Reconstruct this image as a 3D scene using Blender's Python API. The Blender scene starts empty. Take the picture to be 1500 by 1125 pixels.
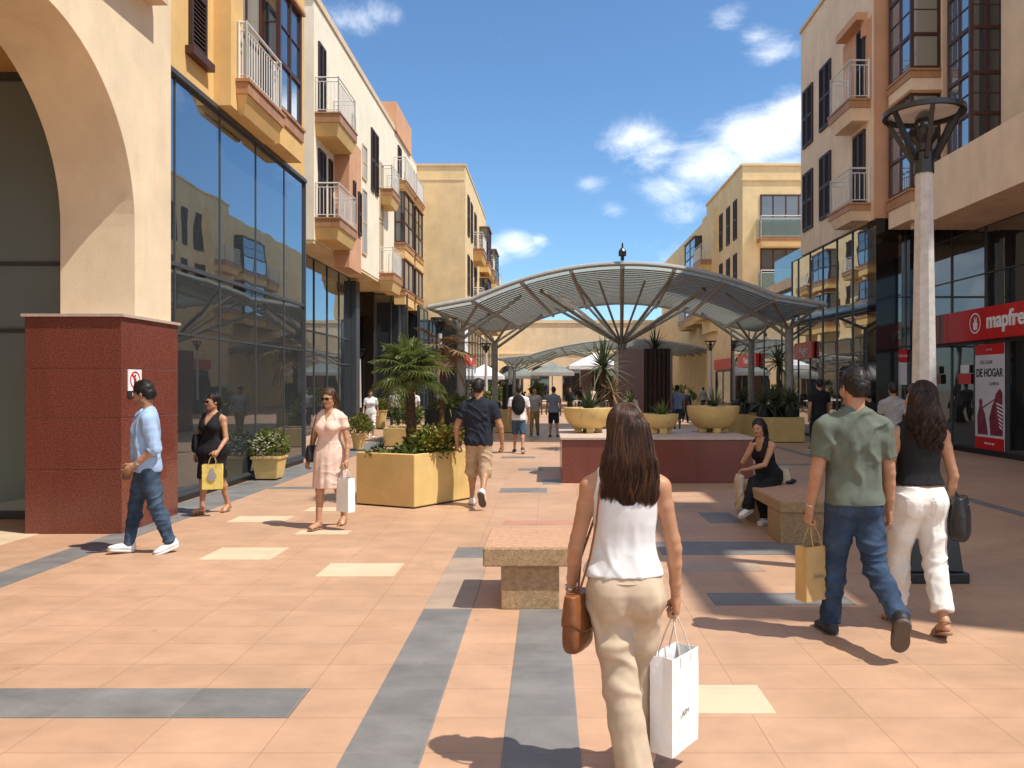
import bpy, bmesh, math, random
import numpy as np
from mathutils import Vector, Matrix
R = math.radians
random.seed(7); np.random.seed(7)
S = bpy.context.scene
COL = S.collection

# ------------------------------------------------------------ camera
cam = bpy.data.cameras.new('camera'); camo = bpy.data.objects.new('camera', cam); COL.objects.link(camo)
camo.location = (0, 0, 1.72); camo.rotation_euler = (R(90), 0, 0)
cam.sensor_width = 36; cam.lens = 27.6; cam.shift_x = -0.0353; cam.clip_end = 3000; cam.clip_start = .05
S.camera = camo
S.view_settings.view_transform = 'Standard'; S.view_settings.look = 'None'
S.view_settings.exposure = 0.46; S.view_settings.gamma = 1

def P(px, py, y):
    """photo pixel at a depth -> world point"""
    return Vector(((px-803)/1150*y, y, 1.72+(562-py)/1150*y))

# ------------------------------------------------------------ sky and sun
SUN = Vector((1, -.42, 1.9)).normalized()
W = bpy.data.worlds.new('World'); S.world = W; W.use_nodes = True
nt = W.node_tree; nt.nodes.clear()
def wn(t, **k):
    n = nt.nodes.new(t)
    for a, b in k.items(): setattr(n, a, b)
    return n
sky = wn('ShaderNodeTexSky', sky_type='NISHITA', sun_disc=False, sun_elevation=math.asin(SUN.z),
         sun_rotation=math.atan2(SUN.x, SUN.y), altitude=300, air_density=1.0, dust_density=.25, ozone_density=3.2)
bg = wn('ShaderNodeBackground'); bg.inputs[1].default_value = .125
out = wn('ShaderNodeOutputWorld')
tc = wn('ShaderNodeTexCoord')
mp = wn('ShaderNodeMapping'); mp.inputs['Scale'].default_value = (1, 1, 1.9)
nt.links.new(tc.outputs['Generated'], mp.inputs[0])
nz = wn('ShaderNodeTexNoise'); nz.inputs['Scale'].default_value = 9; nz.inputs['Detail'].default_value = 9
nz.inputs['Roughness'].default_value = .68; nz.inputs['Distortion'].default_value = .5
nt.links.new(mp.outputs[0], nz.inputs[0])
def pxdir(px, py): return Vector(((px-803)/1150, 1, (562-py)/1150)).normalized()
blobs = [(1165,165,60,1.0),(1110,200,75,1.0),(1040,240,70,.95),(985,275,50,.62),(930,205,55,.72),(960,225,50,.7),(1140,260,70,.7),
         (890,215,34,.5),(1010,310,50,.5),(755,355,40,.95),(725,370,34,.8),(785,352,24,.7),(1140,70,45,.55),(1065,25,34,.55),
         (1110,48,30,.5),(515,32,40,.55),(560,20,30,.4),(900,308,26,.55),(865,270,24,.4),(990,380,70,.35),(400,20,60,.5),(1500,60,200,.5)]
prev = None
dirs = [(pxdir(px,py), rad/1150*1.6, wgt) for px,py,rad,wgt in blobs]
dirs += [(Vector(d).normalized(), r, w) for d,r,w in (((-.6,-1,.55),1.5,1.0),((.4,-1,.35),1.2,.95),((-1,-.1,.6),.9,.72),((-.2,-.5,1.2),1.1,.85),((1,.1,.6),.6,.7))]  # unseen cloud banks outside the view, added to raise the ambient light
for d, r, wgt in dirs:
    vm = wn('ShaderNodeVectorMath', operation='SUBTRACT'); nt.links.new(tc.outputs['Generated'], vm.inputs[0]); vm.inputs[1].default_value = d
    sc = wn('ShaderNodeVectorMath', operation='MULTIPLY'); nt.links.new(vm.outputs[0], sc.inputs[0]); sc.inputs[1].default_value = (1, 1, 1.7)
    ln = wn('ShaderNodeVectorMath', operation='LENGTH'); nt.links.new(sc.outputs[0], ln.inputs[0])
    mr = wn('ShaderNodeMapRange', interpolation_type='SMOOTHSTEP'); nt.links.new(ln.outputs['Value'], mr.inputs[0])
    mr.inputs[1].default_value = 0; mr.inputs[2].default_value = r; mr.inputs[3].default_value = wgt; mr.inputs[4].default_value = 0
    if prev is None: prev = mr.outputs[0]
    else:
        mx = wn('ShaderNodeMath', operation='MAXIMUM'); nt.links.new(prev, mx.inputs[0]); nt.links.new(mr.outputs[0], mx.inputs[1]); prev = mx.outputs[0]
ml = wn('ShaderNodeMath', operation='MULTIPLY'); nt.links.new(prev, ml.inputs[0]); ml.inputs[1].default_value = .62
ad = wn('ShaderNodeMath', operation='ADD'); nt.links.new(ml.outputs[0], ad.inputs[0]); nt.links.new(nz.outputs[0], ad.inputs[1])
mr = wn('ShaderNodeMapRange', interpolation_type='SMOOTHSTEP'); nt.links.new(ad.outputs[0], mr.inputs[0])
mr.inputs[1].default_value = .64; mr.inputs[2].default_value = 1.30; mr.inputs[3].default_value = 0; mr.inputs[4].default_value = .93
tint = wn('ShaderNodeMix', data_type='RGBA', blend_type='MULTIPLY'); tint.inputs[0].default_value = 1
nt.links.new(sky.outputs[0], tint.inputs[6]); tint.inputs[7].default_value = (.74, .93, 1.03, 1)
mix = wn('ShaderNodeMix', data_type='RGBA'); nt.links.new(mr.outputs[0], mix.inputs[0]); nt.links.new(tint.outputs[2], mix.inputs[6])
mix.inputs[7].default_value = (9.4, 9.5, 9.8, 1)
nt.links.new(mix.outputs[2], bg.inputs[0]); nt.links.new(bg.outputs[0], out.inputs[0])
sl = bpy.data.lights.new('sun', 'SUN'); slo = bpy.data.objects.new('sun', sl); COL.objects.link(slo)
sl.energy = 4.2; sl.angle = R(.53); sl.color = (1, .95, .86)
slo.rotation_euler = SUN.to_track_quat('Z', 'Y').to_euler(); slo.location = (20, -10, 40)

# ------------------------------------------------------------ helpers
class MB:
    def __init__(s, O=(0,0,0), U=(1,0,0), N=(0,-1,0)):
        s.v = []; s.f = []; s.fr(O, U, N)
    def fr(s, O, U, N): s.O = Vector(O); s.U = Vector(U); s.N = Vector(N); return s
    def p(s, u, v, w): return tuple(s.O + s.U*u + Vector((0,0,1))*v + s.N*w)
    def hexa(s, c):
        i = len(s.v); s.v += [tuple(x) for x in c]
        s.f += [(i,i+1,i+2,i+3),(i+7,i+6,i+5,i+4),(i,i+4,i+5,i+1),(i+1,i+5,i+6,i+2),(i+2,i+6,i+7,i+3),(i+3,i+7,i+4,i)]
    def box(s, x0,x1,y0,y1,z0,z1):
        s.hexa([(x0,y0,z0),(x1,y0,z0),(x1,y1,z0),(x0,y1,z0),(x0,y0,z1),(x1,y0,z1),(x1,y1,z1),(x0,y1,z1)])
    def lb(s, u0,u1,v0,v1,w0,w1):
        s.hexa([s.p(u0,v0,w0),s.p(u1,v0,w0),s.p(u1,v0,w1),s.p(u0,v0,w1),s.p(u0,v1,w0),s.p(u1,v1,w0),s.p(u1,v1,w1),s.p(u0,v1,w1)])
    def tube(s, pts, r, n=8, cap=True):
        pts = [Vector(p) for p in pts]; rs = r if isinstance(r, (list, tuple)) else [r]*len(pts)
        i0 = len(s.v); ref = None
        for k, p in enumerate(pts):
            t = (pts[min(k+1,len(pts)-1)]-pts[max(k-1,0)]).normalized()
            if ref is None: ref = t.orthogonal().normalized()
            ref = (ref - t*ref.dot(t)).normalized(); b = t.cross(ref)
            for j in range(n):
                a = 2*math.pi*j/n; s.v.append(tuple(p+(ref*math.cos(a)+b*math.sin(a))*rs[k]))
        for k in range(len(pts)-1):
            for j in range(n):
                a = i0+k*n+j; b = i0+k*n+(j+1)%n; s.f.append((a,b,b+n,a+n))
        if cap:
            s.f.append(tuple(range(i0+n-1, i0-1, -1))); e = i0+(len(pts)-1)*n; s.f.append(tuple(range(e, e+n)))
    def lathe(s, prof, c=(0,0,0), n=32, caps=True):
        i0 = len(s.v); m = len(prof)
        for j in range(n):
            a = 2*math.pi*j/n
            for r_, z in prof: s.v.append((c[0]+r_*math.cos(a), c[1]+r_*math.sin(a), c[2]+z))
        for j in range(n):
            k = (j+1)%n
            for q in range(m-1): s.f.append((i0+j*m+q, i0+k*m+q, i0+k*m+q+1, i0+j*m+q+1))
        if caps and prof[0][0] > 1e-6: s.f.append(tuple(i0+j*m for j in range(n-1,-1,-1)))
        if caps and prof[-1][0] > 1e-6: s.f.append(tuple(i0+j*m+m-1 for j in range(n)))
    def prism(s, poly, z0, z1):
        i = len(s.v); n = len(poly)
        s.v += [(x,y,z0) for x,y in poly]+[(x,y,z1) for x,y in poly]
        s.f.append(tuple(range(i+n-1,i-1,-1))); s.f.append(tuple(range(i+n,i+2*n)))
        for k in range(n): s.f.append((i+k,i+(k+1)%n,i+n+(k+1)%n,i+n+k))
    def lprism(s, poly, w0, w1):
        """polygon in (u,v) extruded along the normal"""
        i = len(s.v); n = len(poly)
        s.v += [s.p(u,v,w0) for u,v in poly]+[s.p(u,v,w1) for u,v in poly]
        s.f.append(tuple(range(i+n-1,i-1,-1))); s.f.append(tuple(range(i+n,i+2*n)))
        for k in range(n): s.f.append((i+k,i+(k+1)%n,i+n+(k+1)%n,i+n+k))
    def quad(s, a,b,c,d):
        i = len(s.v); s.v += [tuple(a),tuple(b),tuple(c),tuple(d)]; s.f.append((i,i+1,i+2,i+3))
    def build(s, name, mat, parent=None, bevel=0, smooth=False, norm=True):
        me = bpy.data.meshes.new(name); me.from_pydata(s.v, [], s.f)
        if norm:
            bm = bmesh.new(); bm.from_mesh(me); bmesh.ops.recalc_face_normals(bm, faces=bm.faces); bm.to_mesh(me); bm.free()
        me.materials.append(mat)
        if smooth:
            me.polygons.foreach_set('use_smooth', [True]*len(me.polygons))
        o = bpy.data.objects.new(name, me); COL.objects.link(o)
        if bevel:
            b = o.modifiers.new('bevel', 'BEVEL'); b.width = bevel; b.segments = 2; b.limit_method = 'ANGLE'
        if parent is not None: adopt(o, parent)
        return o
def adopt(o, parent):
    o.parent = parent
    o.matrix_parent_inverse = wm(parent).inverted()
def wm(o):
    m = Matrix.LocRotScale(o.location, o.rotation_euler.to_quaternion(), o.scale)
    return (wm(o.parent) @ o.matrix_parent_inverse @ m) if o.parent else m
def tag(o, label, cat, group=None):
    o['label'] = label; o['category'] = cat
    if group: o['group'] = group
    return o
def thing(name, loc, label, cat, group=None, rz=0):
    o = bpy.data.objects.new(name, None); COL.objects.link(o); o.location = loc; o.rotation_euler = (0,0,rz)
    o.empty_display_size = .2
    return tag(o, label, cat, group)
def struct(o): o['kind'] = 'structure'; return o
def text(name, body, size, mat, O, U, V, parent=None, depth=.004, align='CENTER', sx=1.0, bold=0):
    c = bpy.data.curves.new(name, 'FONT'); c.body = body; c.size = size; c.extrude = depth; c.align_x = align; c.align_y = 'CENTER'; c.offset = bold
    t = bpy.data.objects.new('tmp_text', c); COL.objects.link(t)
    me = bpy.data.meshes.new_from_object(t.evaluated_get(bpy.context.evaluated_depsgraph_get()))
    bpy.data.objects.remove(t); bpy.data.curves.remove(c)
    U = Vector(U).normalized(); V = Vector(V).normalized(); N = U.cross(V)
    M = Matrix(((U.x*sx,V.x,N.x,O[0]),(U.y*sx,V.y,N.y,O[1]),(U.z*sx,V.z,N.z,O[2]),(0,0,0,1)))
    me.transform(M); me.name = name; me.materials.clear(); me.materials.append(mat)
    o = bpy.data.objects.new(name, me); COL.objects.link(o)
    if parent is not None: adopt(o, parent)
    return o
def copy_tree(o, parent=None):
    c = o.copy(); COL.objects.link(c)
    if parent is not None: c.parent = parent
    for ch in o.children: copy_tree(ch, c)
    return c

# ------------------------------------------------------------ materials
def mat(name, col, rough=.7, var=.12, vscale=3.0, bump=.0, bscale=60, spec=.5, metal=0, stain=0, stretch=(1,1,1), coord='Object', sss=0, col2=None, attr=None, transl=0, fold=0, fscale=(9,9,7)):
    m = bpy.data.materials.new(name); m.use_nodes = True; t = m.node_tree; b = t.nodes['Principled BSDF']
    b.inputs['Roughness'].default_value = rough; b.inputs['Metallic'].default_value = metal
    b.inputs['Specular IOR Level'].default_value = spec
    tcn = t.nodes.new('ShaderNodeTexCoord'); src = tcn.outputs[coord]
    if coord == 'World':
        pass
    mpn = t.nodes.new('ShaderNodeMapping'); mpn.inputs['Scale'].default_value = stretch; t.links.new(src, mpn.inputs[0])
    n = t.nodes.new('ShaderNodeTexNoise'); n.inputs['Scale'].default_value = vscale; n.inputs['Detail'].default_value = 7; n.inputs['Roughness'].default_value = .6
    t.links.new(mpn.outputs[0], n.inputs[0])
    r = t.nodes.new('ShaderNodeValToRGB')
    c = Vector(col); c2 = Vector(col2) if col2 else None
    lo = c*(1-var*1.6); hi = c*(1+var) if c2 is None else c2
    r.color_ramp.elements[0].position = .3; r.color_ramp.elements[1].position = .7
    r.color_ramp.elements[0].color = (*lo, 1); r.color_ramp.elements[1].color = (*[min(x,.95) for x in hi], 1)
    t.links.new(n.outputs[0], r.inputs[0]); colout = r.outputs[0]
    if stain:
        n2 = t.nodes.new('ShaderNodeTexNoise'); n2.inputs['Scale'].default_value = 1.1; n2.inputs['Detail'].default_value = 8; n2.inputs['Roughness'].default_value = .7
        mp2 = t.nodes.new('ShaderNodeMapping'); mp2.inputs['Scale'].default_value = (2.2,2.2,.35); t.links.new(src, mp2.inputs[0]); t.links.new(mp2.outputs[0], n2.inputs[0])
        mr = t.nodes.new('ShaderNodeMapRange'); mr.inputs[1].default_value = .5; mr.inputs[2].default_value = .78; mr.inputs[3].default_value = 0; mr.inputs[4].default_value = stain
        t.links.new(n2.outputs[0], mr.inputs[0])
        mx = t.nodes.new('ShaderNodeMix'); mx.data_type = 'RGBA'; t.links.new(mr.outputs[0], mx.inputs[0]); t.links.new(colout, mx.inputs[6])
        mx.inputs[7].default_value = (*(c*.5), 1); colout = mx.outputs[2]
    if attr:
        a = t.nodes.new('ShaderNodeAttribute'); a.attribute_name = attr
        mx = t.nodes.new('ShaderNodeMix'); mx.data_type = 'RGBA'; mx.blend_type = 'MULTIPLY'; mx.inputs[0].default_value = 1
        t.links.new(colout, mx.inputs[6]); t.links.new(a.outputs['Color'], mx.inputs[7]); colout = mx.outputs[2]
    t.links.new(colout, b.inputs['Base Color'])
    if bump:
        nb = t.nodes.new('ShaderNodeTexNoise'); nb.inputs['Scale'].default_value = bscale; nb.inputs['Detail'].default_value = 5
        t.links.new(mpn.outputs[0], nb.inputs[0])
        bp = t.nodes.new('ShaderNodeBump'); bp.inputs['Strength'].default_value = bump; bp.inputs['Distance'].default_value = .02
        t.links.new(nb.outputs[0], bp.inputs['Height']); t.links.new(bp.outputs[0], b.inputs['Normal'])
    if fold:
        mpf = t.nodes.new('ShaderNodeMapping'); mpf.inputs['Scale'].default_value = fscale; t.links.new(tcn.outputs['Object'], mpf.inputs[0])
        nf = t.nodes.new('ShaderNodeTexNoise'); nf.inputs['Scale'].default_value = 1.6; nf.inputs['Detail'].default_value = 3.5; nf.inputs['Distortion'].default_value = 1.1; t.links.new(mpf.outputs[0], nf.inputs[0])
        s1 = t.nodes.new('ShaderNodeMath'); s1.operation = 'SUBTRACT'; s1.inputs[1].default_value = .5; t.links.new(nf.outputs[0], s1.inputs[0])
        s2 = t.nodes.new('ShaderNodeMath'); s2.operation = 'ABSOLUTE'; t.links.new(s1.outputs[0], s2.inputs[0])
        s3 = t.nodes.new('ShaderNodeMath'); s3.operation = 'POWER'; s3.inputs[1].default_value = .7; t.links.new(s2.outputs[0], s3.inputs[0])
        bf = t.nodes.new('ShaderNodeBump'); bf.inputs['Strength'].default_value = fold; bf.inputs['Distance'].default_value = .03; bf.invert = True
        t.links.new(s3.outputs[0], bf.inputs['Height'])
        if b.inputs['Normal'].links: t.links.new(b.inputs['Normal'].links[0].from_socket, bf.inputs['Normal'])
        t.links.new(bf.outputs[0], b.inputs['Normal'])
    if sss:
        b.inputs['Subsurface Weight'].default_value = sss; b.inputs['Subsurface Radius'].default_value = (.012,.005,.003); b.inputs['Subsurface Scale'].default_value = 1
    if transl:
        o = t.nodes['Material Output']; tr = t.nodes.new('ShaderNodeBsdfTranslucent'); t.links.new(colout, tr.inputs[0])
        ms = t.nodes.new('ShaderNodeMixShader'); ms.inputs[0].default_value = transl; t.links.new(b.outputs[0], ms.inputs[1]); t.links.new(tr.outputs[0], ms.inputs[2]); t.links.new(ms.outputs[0], o.inputs[0])
    return m
def glass_mat(name, col, r0, r1, rough=.012, wob=.05, clear=0.0, tint=(.3,.35,.36), translucent=False, gcol=(.93,.96,.97)):
    m = bpy.data.materials.new(name); m.use_nodes = True; t = m.node_tree; t.nodes.remove(t.nodes['Principled BSDF']); o = t.nodes['Material Output']
    d = t.nodes.new('ShaderNodeBsdfTranslucent' if translucent else 'ShaderNodeBsdfDiffuse'); d.inputs[0].default_value = (*col,1)
    base = d.outputs[0]
    if clear:
        tr = t.nodes.new('ShaderNodeBsdfTransparent'); tr.inputs[0].default_value = (*tint,1)
        m0 = t.nodes.new('ShaderNodeMixShader'); m0.inputs[0].default_value = clear; t.links.new(base, m0.inputs[1]); t.links.new(tr.outputs[0], m0.inputs[2]); base = m0.outputs[0]
    g = t.nodes.new('ShaderNodeBsdfGlossy'); g.inputs['Roughness'].default_value = rough; g.inputs[0].default_value = (*gcol,1)
    lw = t.nodes.new('ShaderNodeLayerWeight'); lw.inputs[0].default_value = .5
    pw = t.nodes.new('ShaderNodeMath'); pw.operation = 'POWER'; pw.inputs[1].default_value = 2.6; t.links.new(lw.outputs['Facing'], pw.inputs[0])
    mr = t.nodes.new('ShaderNodeMapRange'); mr.inputs[3].default_value = r0; mr.inputs[4].default_value = r1; t.links.new(pw.outputs[0], mr.inputs[0])
    ms = t.nodes.new('ShaderNodeMixShader'); t.links.new(mr.outputs[0], ms.inputs[0]); t.links.new(base, ms.inputs[1]); t.links.new(g.outputs[0], ms.inputs[2])
    t.links.new(ms.outputs[0], o.inputs[0])
    if wob:
        tcn = t.nodes.new('ShaderNodeTexCoord'); n = t.nodes.new('ShaderNodeTexNoise'); n.inputs['Scale'].default_value = .9; n.inputs['Detail'].default_value = 1.5
        t.links.new(tcn.outputs['Object'], n.inputs[0]); bp = t.nodes.new('ShaderNodeBump'); bp.inputs['Strength'].default_value = wob; bp.inputs['Distance'].default_value = .1
        t.links.new(n.outputs[0], bp.inputs['Height']); t.links.new(bp.outputs[0], g.inputs['Normal'])
    return m
def tile_mat(name, c1, c2, w, h, ox, oy, mort, mcol, cloud=.2, rough=.47, mix_noise=True):
    m = bpy.data.materials.new(name); m.use_nodes = True; t = m.node_tree; b = t.nodes['Principled BSDF']
    g = t.nodes.new('ShaderNodeNewGeometry'); mpn = t.nodes.new('ShaderNodeMapping'); mpn.inputs['Location'].default_value = (ox, oy, 0)
    t.links.new(g.outputs['Position'], mpn.inputs[0])
    br = t.nodes.new('ShaderNodeTexBrick'); br.offset = 0; br.squash = 1
    br.inputs['Color1'].default_value = (*c1,1); br.inputs['Color2'].default_value = (*c2,1); br.inputs['Mortar'].default_value = (*mcol,1)
    br.inputs['Scale'].default_value = 1; br.inputs['Mortar Size'].default_value = mort; br.inputs['Mortar Smooth'].default_value = .2
    br.inputs['Brick Width'].default_value = w; br.inputs['Row Height'].default_value = h; br.inputs['Bias'].default_value = 0
    t.links.new(mpn.outputs[0], br.inputs[0])
    n = t.nodes.new('ShaderNodeTexNoise'); n.inputs['Scale'].default_value = 2.2; n.inputs['Detail'].default_value = 9; n.inputs['Roughness'].default_value = .68
    mp2 = t.nodes.new('ShaderNodeMapping'); mp2.inputs['Scale'].default_value = (1.0, 1.6, 1); t.links.new(g.outputs['Position'], mp2.inputs[0]); t.links.new(mp2.outputs[0], n.inputs[0])
    mr = t.nodes.new('ShaderNodeMapRange'); mr.inputs[1].default_value = .3; mr.inputs[2].default_value = .72; mr.inputs[3].default_value = 1-cloud; mr.inputs[4].default_value = 1+cloud*.5
    t.links.new(n.outputs[0], mr.inputs[0])
    n3 = t.nodes.new('ShaderNodeTexNoise'); n3.inputs['Scale'].default_value = .35; n3.inputs['Detail'].default_value = 4; t.links.new(g.outputs['Position'], n3.inputs[0])
    mr3 = t.nodes.new('ShaderNodeMapRange'); mr3.inputs[1].default_value = .35; mr3.inputs[2].default_value = .65; mr3.inputs[3].default_value = .9; mr3.inputs[4].default_value = 1.06
    t.links.new(n3.outputs[0], mr3.inputs[0])
    n4 = t.nodes.new('ShaderNodeTexNoise'); n4.inputs['Scale'].default_value = 170; n4.inputs['Detail'].default_value = 3; t.links.new(g.outputs['Position'], n4.inputs[0])
    mr4 = t.nodes.new('ShaderNodeMapRange'); mr4.inputs[1].default_value = .3; mr4.inputs[2].default_value = .7; mr4.inputs[3].default_value = .93; mr4.inputs[4].default_value = 1.06
    t.links.new(n4.outputs[0], mr4.inputs[0])
    q = t.nodes.new('ShaderNodeMath'); q.operation = 'MULTIPLY'; t.links.new(mr.outputs[0], q.inputs[0]); t.links.new(mr3.outputs[0], q.inputs[1])
    vo = t.nodes.new('ShaderNodeTexVoronoi'); vo.inputs['Scale'].default_value = 2.6; t.links.new(g.outputs['Position'], vo.inputs[0])
    n5 = t.nodes.new('ShaderNodeTexNoise'); n5.inputs['Scale'].default_value = 30; n5.inputs['Detail'].default_value = 2; t.links.new(g.outputs['Position'], n5.inputs[0])
    wv = t.nodes.new('ShaderNodeMath'); wv.operation = 'MULTIPLY_ADD'; wv.inputs[1].default_value = .09; t.links.new(n5.outputs[0], wv.inputs[0]); t.links.new(vo.outputs['Distance'], wv.inputs[2])
    mr5 = t.nodes.new('ShaderNodeMapRange'); mr5.inputs[1].default_value = .075; mr5.inputs[2].default_value = .115; mr5.inputs[3].default_value = .80; mr5.inputs[4].default_value = 1; t.links.new(wv.outputs[0], mr5.inputs[0])
    n6 = t.nodes.new('ShaderNodeTexNoise'); n6.inputs['Scale'].default_value = 1.3; n6.inputs['Detail'].default_value = 10; n6.inputs['Roughness'].default_value = .75; n6.inputs['Distortion'].default_value = .6; t.links.new(g.outputs['Position'], n6.inputs[0])
    mr6 = t.nodes.new('ShaderNodeMapRange'); mr6.inputs[1].default_value = .56; mr6.inputs[2].default_value = .75; mr6.inputs[3].default_value = 1; mr6.inputs[4].default_value = .84; t.links.new(n6.outputs[0], mr6.inputs[0])
    q0 = t.nodes.new('ShaderNodeMath'); q0.operation = 'MULTIPLY'; t.links.new(mr5.outputs[0], q0.inputs[0]); t.links.new(mr6.outputs[0], q0.inputs[1])
    q1 = t.nodes.new('ShaderNodeMath'); q1.operation = 'MULTIPLY'; t.links.new(q0.outputs[0], q1.inputs[0]); t.links.new(q.outputs[0], q1.inputs[1])
    q2 = t.nodes.new('ShaderNodeMath'); q2.operation = 'MULTIPLY'; t.links.new(q1.outputs[0], q2.inputs[0]); t.links.new(mr4.outputs[0], q2.inputs[1])
    mx = t.nodes.new('ShaderNodeVectorMath'); mx.operation = 'SCALE'; t.links.new(br.outputs['Color'], mx.inputs[0]); t.links.new(q2.outputs[0], mx.inputs['Scale'])
    t.links.new(mx.outputs[0], b.inputs['Base Color'])
    mrr = t.nodes.new('ShaderNodeMapRange'); mrr.inputs[3].default_value = rough-.1; mrr.inputs[4].default_value = rough+.15; t.links.new(n.outputs[0], mrr.inputs[0]); t.links.new(mrr.outputs[0], b.inputs['Roughness'])
    b.inputs['Specular IOR Level'].default_value = .35
    bp = t.nodes.new('ShaderNodeBump'); bp.inputs['Strength'].default_value = .35; bp.inputs['Distance'].default_value = .004; bp.invert = True
    t.links.new(br.outputs['Fac'], bp.inputs['Height']); t.links.new(bp.outputs[0], b.inputs['Normal'])
    return m
M = {}
M['floor'] = tile_mat('terracotta_tiles', (.475,.285,.175), (.505,.308,.193), .60, .385, .14, .19, .003, (.36,.205,.125), .17)
M['grey_tile'] = tile_mat('grey_tiles', (.185,.176,.168), (.215,.204,.193), .605, .385, .14, .19, .003, (.30,.24,.2), .32)
M['grey_strip'] = tile_mat('grey_strip_tiles', (.185,.176,.168), (.21,.198,.188), .366, .385, .95, .19, .003, (.26,.22,.2), .3)
M['cream_tile'] = tile_mat('cream_tiles', (.62,.47,.31), (.65,.50,.34), .7, .385, 0, .19, .002, (.4,.3,.2), .12)
M['fade_tile'] = tile_mat('faded_tiles', (.40,.29,.21), (.43,.33,.25), .366, .385, .95, .19, .003, (.33,.22,.16), .22)
M['pink_tile'] = tile_mat('pink_tiles', (.47,.22,.15), (.5,.25,.17), .6, .385, .14, .19, .003, (.3,.2,.15), .22)
M['yellow'] = mat('yellow_render', (.72,.47,.19), .85, .08, 1.2, .25, 90, .2, stain=.16)
M['yellow2'] = mat('pale_yellow_render', (.76,.57,.31), .85, .08, 1.2, .25, 90, .2, stain=.22)
M['cream'] = mat('cream_render', (.78,.63,.43), .85, .07, 1.4, .3, 90, .2, stain=.26)
M['white'] = mat('off_white_render', (.84,.73,.55), .85, .06, 1.2, .25, 90, .2, stain=.2)
M['tan'] = mat('tan_render', (.68,.51,.34), .85, .08, 1.2, .25, 90, .2, stain=.45)
M['salmon'] = mat('salmon_render', (.62,.33,.19), .85, .08, 1.2, .25, 90, .2, stain=.2)
M['tanr'] = mat('sand_render', (.80,.60,.41), .85, .08, 1.0, .25, 90, .2, stain=.4)
M['tileband'] = tile_mat('clay_tile_band', (.42,.20,.09), (.46,.24,.11), .3, .3, 0, 0, .006, (.25,.12,.06), .2)
M['brown'] = mat('brown_wood_frame', (.065,.022,.016), .45, .15, 6, 0, 60, .5)
M['shutter'] = mat('dark_shutter', (.045,.025,.02), .55, .15, 6, 0, 60, .4)
M['rail'] = mat('white_painted_metal', (.68,.66,.62), .45, .06, 4)
M['black'] = mat('black_metal', (.015,.015,.016), .35, .1, 5)
M['blackclad'] = mat('black_polished_stone', (.006,.006,.007), .06, .2, 3, 0, 60, .6)
M['alu'] = mat('dark_aluminium', (.05,.055,.06), .4, .1, 5)
M['steel'] = mat('galvanised_steel', (.31,.30,.28), .5, .12, 6, 0, 60, .5, metal=.15)
M['pipe'] = mat('shiny_steel', (.62,.6,.55), .25, .1, 6, 0, 60, .5, metal=.9)
M['granite'] = mat('red_granite', (.165,.042,.028), .22, .3, 55, .04, 160, .5, stain=.5, col2=(.245,.07,.048))
M['granitecap'] = mat('pale_granite_cap', (.50,.38,.30), .6, .1, 20, .1, 100)
M['darkpanel'] = mat('dark_rusty_panel', (.03,.014,.01), .5, .4, 2, .2, 30, .4, stretch=(6,6,.4))
M['concrete'] = mat('pale_concrete', (.52,.49,.45), .85, .12, 14, .5, 120, .2, stain=.15)
M['stone'] = mat('tan_bush_hammered_stone', (.47,.31,.17), .85, .2, 40, .9, 150, .2, stain=.25)
M['stonetop'] = mat('reddish_stone_top', (.50,.29,.18), .7, .15, 25, .4, 150, .25, stain=.2)
M['planter'] = mat('ochre_painted_planter', (.63,.44,.17), .6, .08, 3, .12, 60, .3, stain=.38)
M['planter2'] = mat('buff_planter', (.54,.38,.15), .6, .08, 3, .1, 60, .3, stain=.2)
M['red'] = mat('red_sign', (.55,.012,.014), .35, .06, 3)
M['white_p'] = mat('white_sign', (.80,.79,.78), .5, .04, 3)
M['poster'] = mat('poster_grey', (.62,.60,.62), .4, .06, 2)
M['maroon'] = mat('poster_maroon', (.22,.03,.055), .4, .3, 6)
M['dark_p'] = mat('dark_print', (.02,.02,.025), .5, .1, 3)
M['glassA'] = glass_mat('blue_reflective_glass', (.035,.042,.048), .30, .88, wob=.03, gcol=(.78,.90,1.0))
M['glassL'] = glass_mat('lower_shop_glass', (.03,.034,.036), .14, .62, wob=.03, gcol=(.82,.92,1.0))
M['glassG'] = glass_mat('grey_arcade_glass', (.17,.215,.215), .04, .45, wob=.03)
M['steeld'] = mat('dark_grey_steel', (.20,.19,.175), .5, .12, 6, 0, 60, .5, metal=.2)
M['glassD'] = glass_mat('dark_shop_glass', (.016,.018,.019), .14, .65, wob=.03)
M['glassR'] = glass_mat('bronze_reflective_glass', (.035,.035,.033), .36, .85, wob=.03, gcol=(.86,.90,.92))
M['pane'] = glass_mat('window_pane', (.03,.04,.05), .16, .8, wob=.02)
M['paneblue'] = glass_mat('sky_window_pane', (.10,.15,.19), .35, .85, wob=.03)
M['curtain'] = glass_mat('curtained_pane', (.30,.27,.21), .08, .5, wob=.02)
M['railglass'] = glass_mat('balcony_glass', (.2,.3,.29), .12, .6, wob=0, clear=.6, tint=(.6,.75,.72))
M['roofglass'] = glass_mat('canopy_glass', (.62,.645,.61), .05, .45, rough=.06, wob=0, clear=.40, tint=(.80,.85,.83), translucent=True)
M['soil'] = mat('dark_soil', (.03,.022,.016), .95, .3, 20, .6, 60)
M['trunk'] = mat('palm_trunk_bark', (.10,.06,.035), .9, .35, 30, .8, 60, .2, stretch=(1,1,3))
M['palm'] = mat('palm_leaf', (.095,.15,.03), .45, .3, 4, 0, 60, .4, col2=(.23,.27,.07), transl=.3)
M['palmdry'] = mat('dry_palm_leaf', (.24,.15,.07), .7, .3, 4, 0, 60, .3, transl=.15)
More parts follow.
